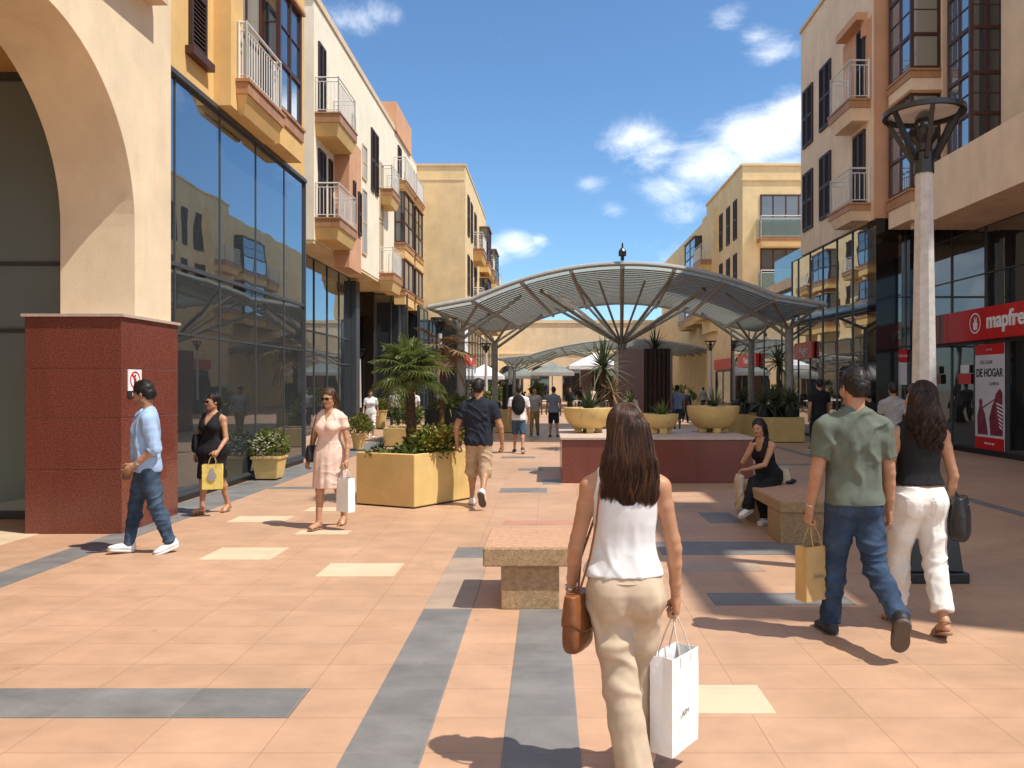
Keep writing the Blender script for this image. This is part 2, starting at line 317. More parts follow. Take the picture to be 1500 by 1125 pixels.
M['leaf'] = mat('shrub_leaf', (.07,.12,.018), .5, .35, 8, 0, 60, .4, col2=(.19,.22,.035), transl=.3)
M['leafy'] = mat('yellow_green_leaf', (.16,.16,.02), .5, .3, 8, 0, 60, .4, col2=(.33,.24,.03), transl=.25)
M['agave'] = mat('agave_leaf', (.05,.075,.035), .45, .25, 5, 0, 60, .4, col2=(.12,.15,.07), transl=.1)
M['agavel'] = mat('lime_agave_leaf', (.09,.14,.025), .45, .25, 5, 0, 60, .4, col2=(.2,.24,.06), transl=.15)
M['flower'] = mat('white_flower', (.70,.66,.52), .6, .1, 9, transl=.2)
M['petal'] = mat('yellow_flower', (.62,.40,.03), .6, .15, 9, transl=.2)
# ------------------------------------------------------------ ground
g = MB(); g.quad((-400,-200,0),(400,-200,0),(400,900,0),(-400,900,0)); struct(g.build('pavement', M['floor']))
def sheet(x0,x1,y0,y1,m,name='paving_band',z=.004):
    b = MB(); b.box(x0,x1,y0,y1,-.01,z); return struct(b.build(name, M[m]))
sheet(-4.62,-1.34,4.04,4.43,'grey_tile')
sheet(-.95,-.58,.5,5.99,'grey_strip'); sheet(-.214,.15,.5,5.99,'grey_strip')
sheet(-.95,-.58,5.995,7.75,'fade_tile'); sheet(-.95,-.45,7.755,8.25,'grey_tile')
sheet(-5.0,-4.62,-2,40,'grey_tile'); sheet(-5.29,-5.0,10.4,40,'grey_tile')
sheet(-.78,-.02,12.45,12.95,'grey_tile'); sheet(-.1,.22,13.45,14.15,'grey_tile'); sheet(-.6,-.1,15.6,16.0,'grey_tile')
sheet(1.15,2.85,7.9,8.55,'grey_tile'); sheet(2.0,2.42,9.7,10.5,'grey_tile'); sheet(1.15,2.0,7.2,7.55,'fade_tile'); sheet(1.3,2.4,6.1,6.45,'grey_tile')
sheet(-.55,1.0,9.6,9.9,'pink_tile'); sheet(1.1,2.3,10.9,11.25,'fade_tile')
sheet(6.15,6.36,9.6,30,'grey_tile'); sheet(1.3,6.15,16.6,16.9,'grey_tile'); sheet(-4.6,-3.6,12.85,13.1,'grey_tile'); sheet(-1.1,-.3,18.2,18.6,'grey_tile')
sheet(4.35,5.25,11.8,12.2,'fade_tile'); sheet(5.0,6.1,13.4,13.8,'fade_tile')
for x0,x1,y0,y1 in ((-3.42,-2.72,7.67,8.24),(-2.08,-1.38,7.0,7.52),(.56,1.19,4.09,4.475),(-4.0,-3.3,9.75,10.2),(-3.3,-2.75,10.6,10.95),(-2.9,-2.3,8.95,9.2),(4.4,5.1,6.1,6.5)):
    sheet(x0,x1,y0,y1,'cream_tile','pale_paving_slab',.0045)
sheet(-9.5,-5.84,-4,10,'cream_tile','arcade_paving',.003)

# ------------------------------------------------------------ facade helpers
def glazing(parent, O,U,N, us, vs, w, m, frame='alu', bar=.05, name='glass_panel', thick=.02, framew=.03):
    """a grid of glass panels between positions us x vs, with slim bars"""
    for i in range(len(us)-1):
        for j in range(len(vs)-1):
            b = MB(O,U,N); b.lb(us[i]+bar*.3,us[i+1]-bar*.3,vs[j]+bar*.3,vs[j+1]-bar*.3,w-thick,w); b.build(name, M[m if isinstance(m,str) else m[min(j,len(m)-1)]], parent)
    b = MB(O,U,N)
    for u in us: b.lb(u-bar/2,u+bar/2,vs[0],vs[-1],w-thick-.03,w+framew)
    for k, v in enumerate(vs):
        for i in range(len(us)-1): b.lb(us[i]+bar/2,us[i+1]-bar/2,v-bar/2,v+bar/2,w-thick-.03,w+framew-.004)
    return b.build('glazing_bars', M[frame], parent)
def window(parent, O,U,N,u0,u1,v0,v1, w=0, nx=2, ny=1, m='pane', fm='brown', bar=.06, sill=None, ysplit=None):
    b = MB(O,U,N); d = .05
    b.lb(u0,u0+bar,v0,v1,w,w+d); b.lb(u1-bar,u1,v0,v1,w,w+d); b.lb(u0+bar,u1-bar,v0,v0+bar,w,w+d); b.lb(u0+bar,u1-bar,v1-bar,v1,w,w+d)
    for i in range(1,nx):
        u = u0+(u1-u0)*i/nx; b.lb(u-bar*.4,u+bar*.4,v0+bar,v1-bar,w,w+d-.006)
    vs = ysplit if ysplit else [v0+(v1-v0)*j/ny for j in range(1,ny)]
    for v in vs: b.lb(u0+bar,u1-bar,v-bar*.35,v+bar*.35,w,w+d-.012)
    f = b.build('window', M[fm], parent)
    b = MB(O,U,N); b.lb(u0+.01,u1-.01,v0+.01,v1-.01,w+.002,w+.02); b.build('pane', M[m], f)
    if sill:
        b = MB(O,U,N); b.lb(u0-.08,u1+.08,v0-.09,v0-.002,w,w+.12); b.build('sill', M[sill], f)
    return f
def shutter(parent, O,U,N,u0,u1,v0,v1,w=0, leaves=2, sill=None):
    b = MB(O,U,N); n = max(8,int((v1-v0)/.075)); lw = (u1-u0)/leaves; e = .055
    for k in range(leaves):
        a = u0+k*lw+.006; c = u0+(k+1)*lw-.006
        b.lb(a,a+e,v0,v1,w,w+.06); b.lb(c-e,c,v0,v1,w,w+.06); b.lb(a+e,c-e,v0,v0+e*1.6,w,w+.06); b.lb(a+e,c-e,v1-e*1.6,v1,w,w+.06); b.lb(a+e,c-e,(v0+v1)/2-e,(v0+v1)/2+e,w,w+.06)
        b.lb(a+e,c-e,v0+e,v1-e,w,w+.012)
        for i in range(n):
            v = v0+.1+(v1-v0-.2)*(i+.5)/n; h = (v1-v0-.2)/n*.5
            b.hexa([b.p(a+e,v-h,w+.05),b.p(c-e,v-h,w+.05),b.p(c-e,v-h+.012,w+.05),b.p(a+e,v-h+.012,w+.05),
                    b.p(a+e,v+h*.6,w+.014),b.p(c-e,v+h*.6,w+.014),b.p(c-e,v+h*.6+.012,w+.014),b.p(a+e,v+h*.6+.012,w+.014)])
    o = b.build('shutter', M['shutter'], parent)
    if sill:
        b = MB(O,U,N); b.lb(u0-.1,u1+.1,v0-.12,v0-.003,w,w+.13); b.build('sill', M[sill], o)
    return o
def balcony(parent, O,U,N,u0,u1,vb,vt,vr,wd, base='yellow', kind='bars', w0=0):
    b = MB(O,U,N)
    s = .10
    b.hexa([b.p(u0+s,vb,w0),b.p(u1-s,vb,w0),b.p(u1-s,vb,wd-s),b.p(u0+s,vb,wd-s),b.p(u0,vb+(vt-vb)*.55,w0),b.p(u1,vb+(vt-vb)*.55,w0),b.p(u1,vb+(vt-vb)*.55,wd),b.p(u0,vb+(vt-vb)*.55,wd)])
    o = b.build('balcony', M[base], parent)
    b = MB(O,U,N); vm = vb+(vt-vb)*.55+.002
    b.lb(u0-.025,u1+.025,vm,vt-.05,w0,wd+.025); b.lb(u0-.05,u1+.05,vt-.05,vt,w0,wd+.05); b.build('clay_edging', M['tileband'], o)
    b = MB(O,U,N); t = .035
    def rail(ua,wa,ub,wb):
        n = max(2,int(math.hypot(ub-ua,wb-wa)/.11))
        for v in (vr-.03, vr-.16, vt+.08): b.tube([b.p(ua,v,wa),b.p(ub,v,wb)], .022 if v > vr-.1 else .014, 6)
        if kind == 'bars':
            for i in range(1,n): 
                q = i/n; b.tube([b.p(ua+(ub-ua)*q,vt+.08,wa+(wb-wa)*q),b.p(ua+(ub-ua)*q,vr-.16,wa+(wb-wa)*q)], .010, 5)
        for q in (0,1):
            b.tube([b.p(ua+(ub-ua)*q,vt,wa+(wb-wa)*q),b.p(ua+(ub-ua)*q,vr,wa+(wb-wa)*q)], .026, 6)
    we = wd-.03
    rail(u0+.03,w0+.03,u0+.03,we); rail(u0+.03,we,u1-.03,we); rail(u1-.03,we,u1-.03,w0+.03)
    b.build('railing', M['rail'], o)
    if kind == 'glass':
        b = MB(O,U,N); b.lb(u0+.08,u1-.08,vt+.09,vr-.17,we-.008,we+.008); b.lb(u0+.02,u0+.036,vt+.09,vr-.17,w0+.08,we-.06); b.build('glass_panel', M['railglass'], o)
    return o
def bay(parent, O,U,N,u0,u1,vb,v0,v1,wd, splits, w0=0, base='yellow', front=('paneblue','pane'), side='pane', nx=2, side_nx=1, tb=True, cap=True):
    """projecting timber-framed glazed bay: base, clay band, frame, panes on front and on both sides"""
    b = MB(O,U,N); e = .075
    b.lb(u0,u1,vb,vb+(v0-vb)*.6,w0,wd); o = b.build('bay_window', M[base], parent)
    b = MB(O,U,N); b.lb(u0-.03,u1+.03,vb+(v0-vb)*.6+.002,v0-.05,w0,wd+.03); b.lb(u0-.06,u1+.06,v0-.05,v0,w0,wd+.06)
    b.build('clay_edging', M['tileband'], o)
    if cap:
        b = MB(O,U,N); b.lb(u0-.06,u1+.06,v1+.001,v1+.07,w0,wd+.06); b.build('head_trim', M['tileband'], o)
    f = MB(O,U,N)
    for u in (u0,u1-e):
        f.lb(u,u+e,v0,v1,wd-e,wd); f.lb(u,u+e,v0,v1,w0,w0+e)
    for i in range(1,nx):
        u = u0+(u1-u0)*i/nx; f.lb(u-.03,u+.03,v0,v1,wd-e+.01,wd-.008)
    vs = [v0]+list(splits)+[v1]
    for k, v in enumerate(vs):
        a = v if k == 0 else v-.04; c = v+.08 if k == 0 else (v if k == len(vs)-1 else v+.04)
        f.lb(u0+e,u1-e,a,c,wd-e+.003,wd-.003)
        for u in (u0,u1-e): f.lb(u+.003,u+e-.003,a,c,w0+e,wd-e)
    for i in range(1,side_nx):
        w = w0+(wd-w0)*i/side_nx
        for u in (u0,u1-e): f.lb(u+.006,u+e-.006,v0,v1,w-.03,w+.03)
    # thin glazing bars in the upper lights
    for k in range(len(vs)-1):
        if vs[k+1]-vs[k] > .8 and k > 0:
            m_ = (vs[k]+vs[k+1])/2; f.lb(u0+e,u1-e,m_-.013,m_+.013,wd-e+.02,wd-.02)
            for u in (u0,u1-e): f.lb(u+.02,u+e-.02,m_-.013,m_+.013,w0+e,wd-e)
    f.build('frame', M['brown'], o)
    for k in range(len(vs)-1):
        b = MB(O,U,N); b.lb(u0+e*.7,u1-e*.7,vs[k]+.02,vs[k+1]-.02,wd-e*.75,wd-e*.55); b.build('pane', M[front[k%len(front)]], o)
        for u in (u0+e*.4,u1-e*.6):
            b = MB(O,U,N); b.lb(u,u+.015,vs[k]+.02,vs[k+1]-.02,w0+e*.7,wd-e*.8); b.build('pane', M[side], o)
    return o
Y = (0,1,0); PX = (1,0,0); NX = (-1,0,0); NY = (0,-1,0)

# ------------------------------------------------------------ left near building with the arcade
A = thing('arcade_building', (-7,10,0), 'yellow building at left with cream arcade, red granite pillar and tall blue reflective shop glass', 'building', None)
b = MB((-4.95,0,0),Y,PX)
poly = [(-3.9,0.0)]
# arches: centre 7.5, 2.75, -2.0 ; radius 1.9, spring 3.6
pts = []
for c in (-2.0,2.75,7.5):
    arc = [(c-1.9, 0.0)]+[(c-1.9*math.cos(R(a)), 3.6+1.95*math.sin(R(a))) for a in np.linspace(0,180,40)]+[(c+1.9,0.0)]
    pts += arc
poly = pts+[(10.3,0.0),(10.3,13.5),(-4.85,13.5),(-4.85,0)]
b.lprism(poly, -.89, 0)
b.build('arcade_wall', M['cream'], A)
for k, (ya,yb) in enumerate(((9.0,10.36),(4.25,5.65),(-.5,.9))):
    b = MB(); x0,x1 = -6.0,-4.885; z = 0
    for h in (.74,1.33,1.9,2.49):
        xm = x0+.58
        b.box(x0,x1,ya,yb,z+.0012,h-.0012); z = h
    o = b.build('pillar_cladding', M['granite'], A, bevel=.006)
    b = MB(); b.box(x0-.03,x1+.03,ya-.03,yb+.02,2.492,2.525); b.build('cap_slab', M['granitecap'], o)
b = MB(); b.box(-9.6,-9.4,-5,10,0,6.8); b.box(-9.6,-5.845,-5,9.97,6.8,7.1); b.box(-9.6,-5.3,10.06,10.32,5.5,13.5); b.build('arcade_inner_wall', M['yellow'], A)
# glass at the end of the arcade, facing the camera
O = (-9.4,10.0,0)
glazing(A, O, PX, NY, [0,1.7,3.45], [.08,2.4,3.25,5.6], 0, 'glassG', bar=.05)
b = MB(); b.box(-9.4,-5.84,9.96,10.05,5.6,5.68); b.build('glass_head', M['alu'], A)
b = MB(); b.box(-9.4,-6.02,9.96,10.05,0,.08); b.build('glass_base', M['alu'], A)
# street glass
O = (-5.33,0,0)
glazing(A, O, Y, PX, [10.4,11.2,12.74,14.3,15.84,17.1], [.14,2.45,3.43,6.1], 0, ('glassL','glassL','glassA'), bar=.035, framew=.012)
b = MB(O,Y,PX); b.lb(10.36,17.12,0,.10,-.1,.0); b.lb(10.36,17.12,.1,.14,-.1,.05); b.lb(10.34,17.14,6.1,6.17,-.1,.07); b.lb(10.34,10.40,.14,6.1,-.1,.08); b.lb(17.1,17.16,.14,6.1,-.1,.04)
b.lb(10.4,17.1,3.40,3.46,.0,.03); b.build('glass_surround', M['alu'], A)
b = MB(); b.box(-14,-5.33,10.35,17.16,6.17,13.5); b.box(-14,-5.45,10.35,17.2,0,6.17); b.build('street_wall', M['yellow'], A)
shutter(A,(-5.33,0,0),Y,PX,11.62,12.16,6.7,8.5,0,1,'brown')
b = MB((-5.33,0,0),Y,PX); b.lb(12.5,14.55,6.16,6.35,0,.28); b.lb(12.5,13.0,6.35,13.5,0,.28); b.build('pilaster', M['yellow'], A)
balcony(A,(-5.33,0,0),Y,PX,12.72,14.4,6.12,6.66,7.62,.46,'yellow', w0=.28)
window(A,(-5.33,0,0),Y,PX,13.05,14.42,6.66,8.9,.02,2,2,'curtain','brown',.07)
bay(A,(-5.33,0,0),Y,PX,14.55,15.85,6.18,6.85,9.15,.36,[7.75],0,'yellow',('paneblue','pane'),'pane',2,1)
b = MB(); b.box(-5.33,-4.95,14.4,15.95,9.24,13.5); b.build('upper_bay', M['yellow'], A)
b = MB(); b.box(-4.95,-4.72,8.1,9.75,6.42,6.75); b.build('cornice_ledge', M['tan'], A)
# lit notice on the pillar
sg = thing('pictogram_sign', (-4.87,9.26,2.0), 'small white no-entry pictogram plate on the red granite pillar', 'sign')
O = (-4.88,9.26,1.66); V = (0,0,1)
b = MB(O,Y,PX); b.lb(-.15,.15,-.02,.23,0,.008); b.build('plate', M['white_p'], sg)
b = MB(O,Y,PX)
n = 36
for j in range(n):
    a0,a1 = 2*math.pi*j/n, 2*math.pi*(j+1)/n
    b.quad(*[b.p(r*1.05*math.cos(a),.108+r*.95*math.sin(a),.0095) for r,a in ((.107,a0),(.107,a1),(.086,a1),(.086,a0))])
b.quad(b.p(-.08,.165,.0102),b.p(-.06,.185,.0102),b.p(.08,.055,.0102),b.p(.06,.035,.0102)); b.build('red_ring', M['red'], sg)
b = MB(O,Y,PX); b.lprism([(.0+.018*math.cos(a),.155+.018*math.sin(a)) for a in np.linspace(0,2*math.pi,14)[:-1]],.008,.0088)
b.lprism([(-.03,.13),(.03,.13),(.022,.085),(.03,.035),(.012,.035),(0,.07),(-.012,.035),(-.03,.035),(-.022,.085)],.008,.0086); b.build('pictogram', M['dark_p'], sg)
b = MB(O,Y,PX); b.lb(-.15,.15,-.10,-.03,0,.007); b.build('black_strip', M['dark_p'], sg)
text('lettering','PARE',.055,M['white_p'],(-4.872,9.26,1.595),Y,V,sg,.001)

# ------------------------------------------------------------ left middle building (B)
B = thing('apartment_block', (-9,30,0), 'long off-white apartment block on the left with clay-edged balconies above dark shop glass', 'building')
XB = -7.1; O = (XB,0,0)
b = MB(); b.box(-16,XB,23.8,42.4,6.1,13.4); b.build('wall', M['white'], B)
b = MB(); b.box(-16.05,XB+.05,23.75,36.6,13.4,13.62); b.box(XB-.25,XB,36.6,42.4,13.4,13.55); b.build('parapet', M['tan'], B)
b = MB(); b.box(-9.2,-7.0,36.2,40.2,13.4,14.75); b.build('roof_tower', M['salmon'], B)
b = MB(); b.box(-16,XB-.02,23.82,42.4,6.0,6.098); b.build('soffit', M['yellow2'], B)
shutter(B,O,Y,PX,24.2,24.95,10.1,12.3,0,2)
shutter(B,O,Y,PX,24.2,24.95,6.8,9.0,0,2)
shutter(B,O,Y,PX,25.35,25.75,6.8,9.0,0,1)
balcony(B,O,Y,PX,23.9,26.0,9.3,10.0,11.1,.74,'yellow')
balcony(B,O,Y,PX,23.9,26.0,6.14,6.8,7.88,.74,'yellow')
b = MB(O,Y,PX); b.lb(26.06,27.7,5.6,9.95,0,.5); b.build('salmon_bay', M['salmon'], B)
shutter(B,(XB+.5,0,0),Y,PX,26.5,26.8,7.2,8.6,0,1); shutter(B,(XB+.5,0,0),Y,PX,27.2,27.6,6.9,8.4,0,1)
window(B,O,Y,PX,28.3,28.8,9.3,11.5,0,1,1,'pane','brown')
for u,v0,v1 in ((29.9,9.6,10.9),(29.9,6.7,9.2),(32.95,8.7,11.1),(32.95,6.3,8.6),(28.6,6.7,8.8)): window(B,O,Y,PX,u,u+.75,v0,v1,0,1,2,'curtain','tan',.05)
shutter(B,O,Y,PX,31.4,32.0,9.5,12.0,0,1); shutter(B,O,Y,PX,32.1,32.7,9.5,12.0,0,1)
balcony(B,O,Y,PX,33.0,34.6,9.3,9.95,10.95,.55,'yellow')
balcony(B,O,Y,PX,33.0,34.9,5.65,6.4,7.5,.6,'yellow')
bay(B,O,Y,PX,36.2,38.6,7.5,8.25,10.6,.5,[9.2]); bay(B,O,Y,PX,36.2,38.6,5.4,6.1,7.48,.5,[])
bay(B,O,Y,PX,39.2,41.4,7.5,8.25,10.6,.5,[9.2]); bay(B,O,Y,PX,39.2,41.4,5.4,6.1,7.48,.5,[])
balcony(B,O,Y,PX,36.1,38.7,10.7,11.1,12.2,.55,'yellow')
balcony(B,O,Y,PX,39.1,41.5,10.7,11.1,12.2,.55,'yellow')
shutter(B,O,Y,PX,37,37.8,11.1,13.0,0,2)
O = (-8.0,0,0)
glazing(B,O,Y,PX,[17.2,18.8,20.4,22,23.6,25.2,26.8,28.4,30,31.6],[.1,2.5,3.5,6.0],0,('glassL','glassL','glassA'),bar=.06)
b = MB(); b.box(-16,-8.06,17.2,31.7,0,6.0); b.box(-8.06,-7.98,17.2,31.7,0,.1); b.build('shop_core', M['alu'], B)
b = MB(); b.box(-16,-9.0,31.7,36.5,5.2,6.0); b.box(-9.6,-9.0,31.7,32.6,0,5.2); b.build('shop_lintel', M['cream'], B)
b = MB(); b.box(-8.05,-7.75,31.7,32.3,0,5.9); b.build('pier', M['alu'], B)
# black-clad shop fronts further along
b = MB(); b.box(-16,-8.1,36.5,42.3,0,6.0); b.box(-16,-6.5,39.5,42.3,0,5.7); b.build('black_shop_front', M['blackclad'], B)
glazing(B,(-9.6,0,0),Y,PX,[32.6,34,35.4,36.5],[.1,2.6,5.2],0,'glassD',bar=.07)
glazing(B,(-8.1,36.5,0),PX,NY,[.02,.8,1.55],[.1,3.0,5.9],.02,'glassA',bar=.06)
glazing(B,(-6.5,39.5,0),(-1,0,0),NY,[.05,.8,1.55],[.1,3.0,5.6],.02,'glassD',bar=.06)
glazing(B,(-8.1,0,0),Y,PX,[36.55,37.5,38.5,39.45],[.1,3.0,5.9],.02,'glassD',bar=.06)
glazing(B,(-6.5,0,0),Y,PX,[39.55,41,42.2],[.1,3.0,5.6],.02,'glassA',bar=.06)

# ------------------------------------------------------------ left far building (C)
Cb = thing('apartment_block', (-8,50,0), 'yellow apartment block further left with a blank end wall facing the canopy', 'building')
XC = -4.47; O = (XC,0,0)
b = MB(); b.box(-18,XC,42.42,56,5.2,13.5); b.box(-18,XC-.4,56,76,5.2,12.9); b.box(-18,XC-.3,42.5,76,0,5.2); b.build('wall', M['yellow2'], Cb)
b = MB(); b.box(-18.05,XC+.04,42.36,56.05,13.5,13.62); b.box(-18,XC-.05,42.39,42.42,12.72,12.78); b.build('parapet', M['tan'], Cb)
for v in (6.9,10.2):
    shutter(Cb,O,Y,PX,43.4,44.4,v-.2,v+2.0); shutter(Cb,O,Y,PX,45.2,46.2,v-.2,v+2.0)
    balcony(Cb,O,Y,PX,46.8,49.4,v-1.1,v-.4,v+.6,.6); shutter(Cb,O,Y,PX,47.4,48.6,v-.3,v+1.9)
    bay(Cb,O,Y,PX,51,53.4,v-1.2,v-.5,v+1.7,.6,[v+.5]); balcony(Cb,O,Y,PX,54,55.8,v-1.2,v-.6,v+.4,.7)
    shutter(Cb,(XC-.4,0,0),Y,PX,57,58,v-.2,v+2); bay(Cb,(XC-.4,0,0),Y,PX,59.5,63,v-1.2,v-.5,v+1.7,.9,[v+.5]); balcony(Cb,(XC-.4,0,0),Y,PX,64,67,v-1.1,v-.4,v+.6,.9)
    shutter(Cb,(XC-.4,0,0),Y,PX,64.8,66,v-.3,v+1.9)
glazing(Cb,(XC-.3,0,0),Y,PX,[43,45,47,49,51,53,55,57,60,63,66,70],[.1,2.7,5.0],.03,'glassD',bar=.1)
glazing(Cb,(XC-.3,42.5,0),(-1,0,0),NY,[.05,1.0,2.4],[.1,2.7,5.1],.03,'glassD',bar=.08)
b = MB((XC-.3,0,0),Y,PX); b.lb(44,50,2.8,3.4,.06,.16); b.build('red_fascia', M['red'], Cb)
text('shop_lettering','Moda',.4,M['white_p'],(XC-.13,47,3.1),Y,(0,0,1),Cb,.01)
b = MB((XC-.3,0,0),Y,PX); b.lb(43.4,45.6,3.45,5.0,.06,.12); b.build('white_banner', M['white_p'], Cb)

# ------------------------------------------------------------ right near building (R)
Rb = thing('apartment_block', (10,20,0), 'sand-coloured building on the right with brown bay windows above the red-signed shop', 'building')
XR = 8.5; O = (XR,0,0)
b = MB(); b.box(XR,24,20.5,26.4,6.02,13.5); b.build('wall', M['tanr'], Rb)
b = MB(); b.box(10.0,24,2.6,20.5,6.9,14.4); b.build('upper_wall', M['tanr'], Rb)
b = MB(); b.box(XR-.06,24,20.44,26.46,13.5,13.62); b.box(8.9,9.998,5.0,8.2,14.0,14.6); b.box(8.9,9.998,9.4,20.4,14.0,14.6); b.box(8.9,9.25,2.6,4.998,14.1,14.7); b.box(8.9,9.25,8.202,9.398,14.1,14.7); b.box(9.252,9.998,2.6,2.9,14.1,14.6); b.build('roof_edge', M['tan'], Rb)  # roof trim, plus unseen slabs and beams added to cast shade with sun gaps
b = MB(); b.box(XR-.001,XR+.9,20.47,20.499,6.02,13.5); b.build('corner_strip', M['salmon'], Rb)
# windows and balconies of the projecting block
for v in (6.75,9.5):
    shutter(Rb,O,Y,NX,25.15,25.65,v,v+1.9,0,1); shutter(Rb,O,Y,NX,25.68,26.1,v,v+1.9,0,1)
    shutter(Rb,O,Y,NX,23.55,24.5,v+.05,v+2.0,0,2)
shutter(Rb,O,Y,NX,21.0,21.8,6.5,8.55,0,2)
b = MB(O,Y,NX); b.lb(20.6,22.6,9.25,11.4,0,.012); b.lb(20.9,22.4,11.42,11.62,0,.3); b.lb(20.9,21.1,11.0,11.42,0,.1); b.build('recess_panel', M['salmon'], Rb)
shutter(Rb,(XR-.013,0,0),Y,NX,21.0,21.5,9.25,11.3,0,1)
balcony(Rb,O,Y,NX,20.7,22.2,8.7,9.25,10.3,.55,'tanr'); balcony(Rb,O,Y,NX,20.7,22.2,6.05,6.5,7.45,.55,'tanr')
# bays, glazed on the street side and on the side facing the camera
O = (9.5,0,0)
bay(Rb,O,Y,NX,19.0,20.25,5.7,6.45,8.75,.72,[7.35],0,'tanr',('paneblue','paneblue'),'curtain',2,1)
bay(Rb,O,Y,NX,19.0,20.25,8.82,9.35,12.6,.72,[10.2,11.4],0,'tanr',('paneblue','paneblue'),'curtain',2,1,True,False)
b = MB(); b.box(9.5,10.0,18.9,20.5,5.7,13.3); b.build('wall_return', M['tanr'], Rb)
O = (10.05,0,0)
bay(Rb,O,Y,NX,17.3,18.3,6.3,6.9,12.6,.75,[7.7,8.6,9.6,10.6],0,'tanr',('paneblue','paneblue'),'pane',2,2,True,False)
b = MB(); b.box(9.75,10.6,15.9,16.9,6.9,13.3); b.build('pilaster', M['tan'], Rb)
# projecting band over the shops
b = MB(); b.box(9.0,12,6.5,19.5,5.55,6.88); b.build('parapet_band', M['tanr'], Rb)
# ground floor
b = MB(); b.box(10.68,24,4,22.0,0,6.9); b.build('shop_core', M['alu'], Rb)
b = MB(); b.box(8.5,9.08,20.35,20.9,0,6.02); b.box(9.38,9.62,20.35,20.9,0,6.02); b.build('black_pier', M['blackclad'], Rb)
glazing(Rb,(9.08,20.6,0),PX,NY,[0,.3],[.1,2.7,4.0,6.0],0,'glassR',bar=.03)
glazing(Rb,(9.62,20.6,0),PX,NY,[0,.98],[.1,2.7,4.0,6.0],0,'glassR',bar=.05)
b = MB(); b.box(9.5,24,20.7,20.95,0,6.02); b.box(8.64,24,20.9,27.6,0,6.02); b.build('block_core', M['alu'], Rb)
glazing(Rb,(8.58,0,0),Y,NX,[20.9,22.1,23.3,24.5,25.7,26.9,27.6],[.1,2.6,3.7,6.0],0,'glassR',bar=.022)
b = MB((8.58,0,0),Y,NX); b.lb(25.2,27.0,2.55,3.1,.04,.12); b.build('red_sign_panel', M['red'], Rb)
text('shop_lettering','i Augio',.42,M['white_p'],(8.45,26.1,2.83),(0,-1,0),(0,0,1),Rb,.006,sx=.9)
glazing(Rb,(10.6,0,0),Y,NX,[8,9.7,11.4,13.1,14.8,16.5,18.1,19.45,21.2],[.12,2.76],0,'glassD',bar=.12)
glazing(Rb,(10.6,0,0),Y,NX,[8,10.2,12.4,14.6,16.8,19.0,21.2],[3.56,4.4,5.55],0,'glassR',bar=.03)
b = MB((10.6,0,0),Y,NX); b.lb(8,21.2,0,.12,-.05,.03); b.build('shop_plinth', M['black'], Rb)
# the red fascia with its lettering
for k,(ya,yb) in enumerate(((8,11.8),(11.82,15.6),(15.62,19.38),(19.4,20.4),(20.42,21.4))):
    b = MB((10.6,0,0),Y,NX); b.lb(ya,yb,2.78,3.55,.01,.22); fo = b.build('red_fascia', M['red'], Rb, bevel=.01)
text('shop_lettering','mapfre',.52,M['white_p'],(10.37,17.82,3.20),(0,-1,0),(0,0,1),Rb,.015,sx=1.02,bold=.012)
b = MB((10.37,19.05,3.19),(0,-1,0),NX)
for j in range(40):
    a0,a1 = 2*math.pi*j/40, 2*math.pi*(j+1)/40
    b.quad(*[b.p(r*math.cos(a),r*math.sin(a),.012) for r,a in ((.25,a0),(.25,a1),(.215,a1),(.215,a0))])
b.lprism([(-.07,-.16),(-.10,.02),(-.04,.0),(-.04,.16),(.0,.02),(.05,.14),(.06,-.02),(.10,.0),(.07,-.16)],0,.012)
b.build('shop_emblem', M['white_p'], Rb)
# poster in the shop window
ps = thing('shop_poster', (10.56,18.75,.2), 'tall white and maroon advertising poster in the shop window under the red sign', 'poster')
PO = (10.585,18.75,0); PU = (0,-1,0)
b = MB(PO,PU,NX); b.lb(-.62,.62,.16,2.68,.035,.05); b.build('sheet', M['poster'], ps)
b = MB(PO,PU,NX); b.lb(-.62,.62,2.42,2.682,.051,.053); b.build('red_border', M['red'], ps)
b = MB(PO,PU,NX); b.lb(-.62,.62,.155,.44,.051,.053); b.build('red_border', M['red'], ps)
for t_, s_, v_, mm in (('UN LUGAR',.13,2.24,'dark_p'),('DE HOGAR',.27,1.98,'dark_p'),('CAMPION',.11,1.72,'dark_p'),('infórmate aquí',.09,.30,'white_p'),('o  o  o',.10,2.55,'white_p')):
    text('lettering',t_,s_,M[mm],(10.585-.0535,18.75 + (0.12 if v_ in (2.24,) else -.2 if v_==1.72 else 0),v_),PU,(0,0,1),ps,.001,sx=.82,bold=.008 if s_>.2 else 0)
b = MB(PO,PU,NX)
b.lprism([(-.5,.5),(-.52,.95),(-.42,1.2),(-.45,1.32),(-.36,1.38),(-.28,1.3),(-.3,1.2),(-.18,1.0),(-.1,.7),(-.05,.5)],.0515,.053)
b.lprism([(.05,.5),(.0,.9),(.12,1.2),(.2,1.3),(.28,1.5),(.45,1.62),(.55,1.5),(.55,1.2),(.58,.8),(.56,.5)],.0515,.053)
b.lprism([(-.3,1.12),(.25,1.35),(.25,1.38),(-.3,1.16)],.0532,.054); b.build('printed_figures', M['maroon'], ps)
b = MB(PO,PU,NX)
for k in range(7): b.lprism([(.3+.02*k,1.25-.09*k),(.56,1.18-.09*k),(.56,1.215-.09*k),(.3+.02*k,1.285-.09*k)],.0532,.0542)
b.build('printed_stripes', M['white_p'], ps)
ss = thing('window_sign', (10.56,19.8,1.9), 'small red and white sign inside the shop window left of the tall poster', 'sign')
b = MB((10.58,19.85,0),PU,NX); b.lb(-.3,.3,1.72,1.98,.04,.05); b.build('red_panel', M['red'], ss)
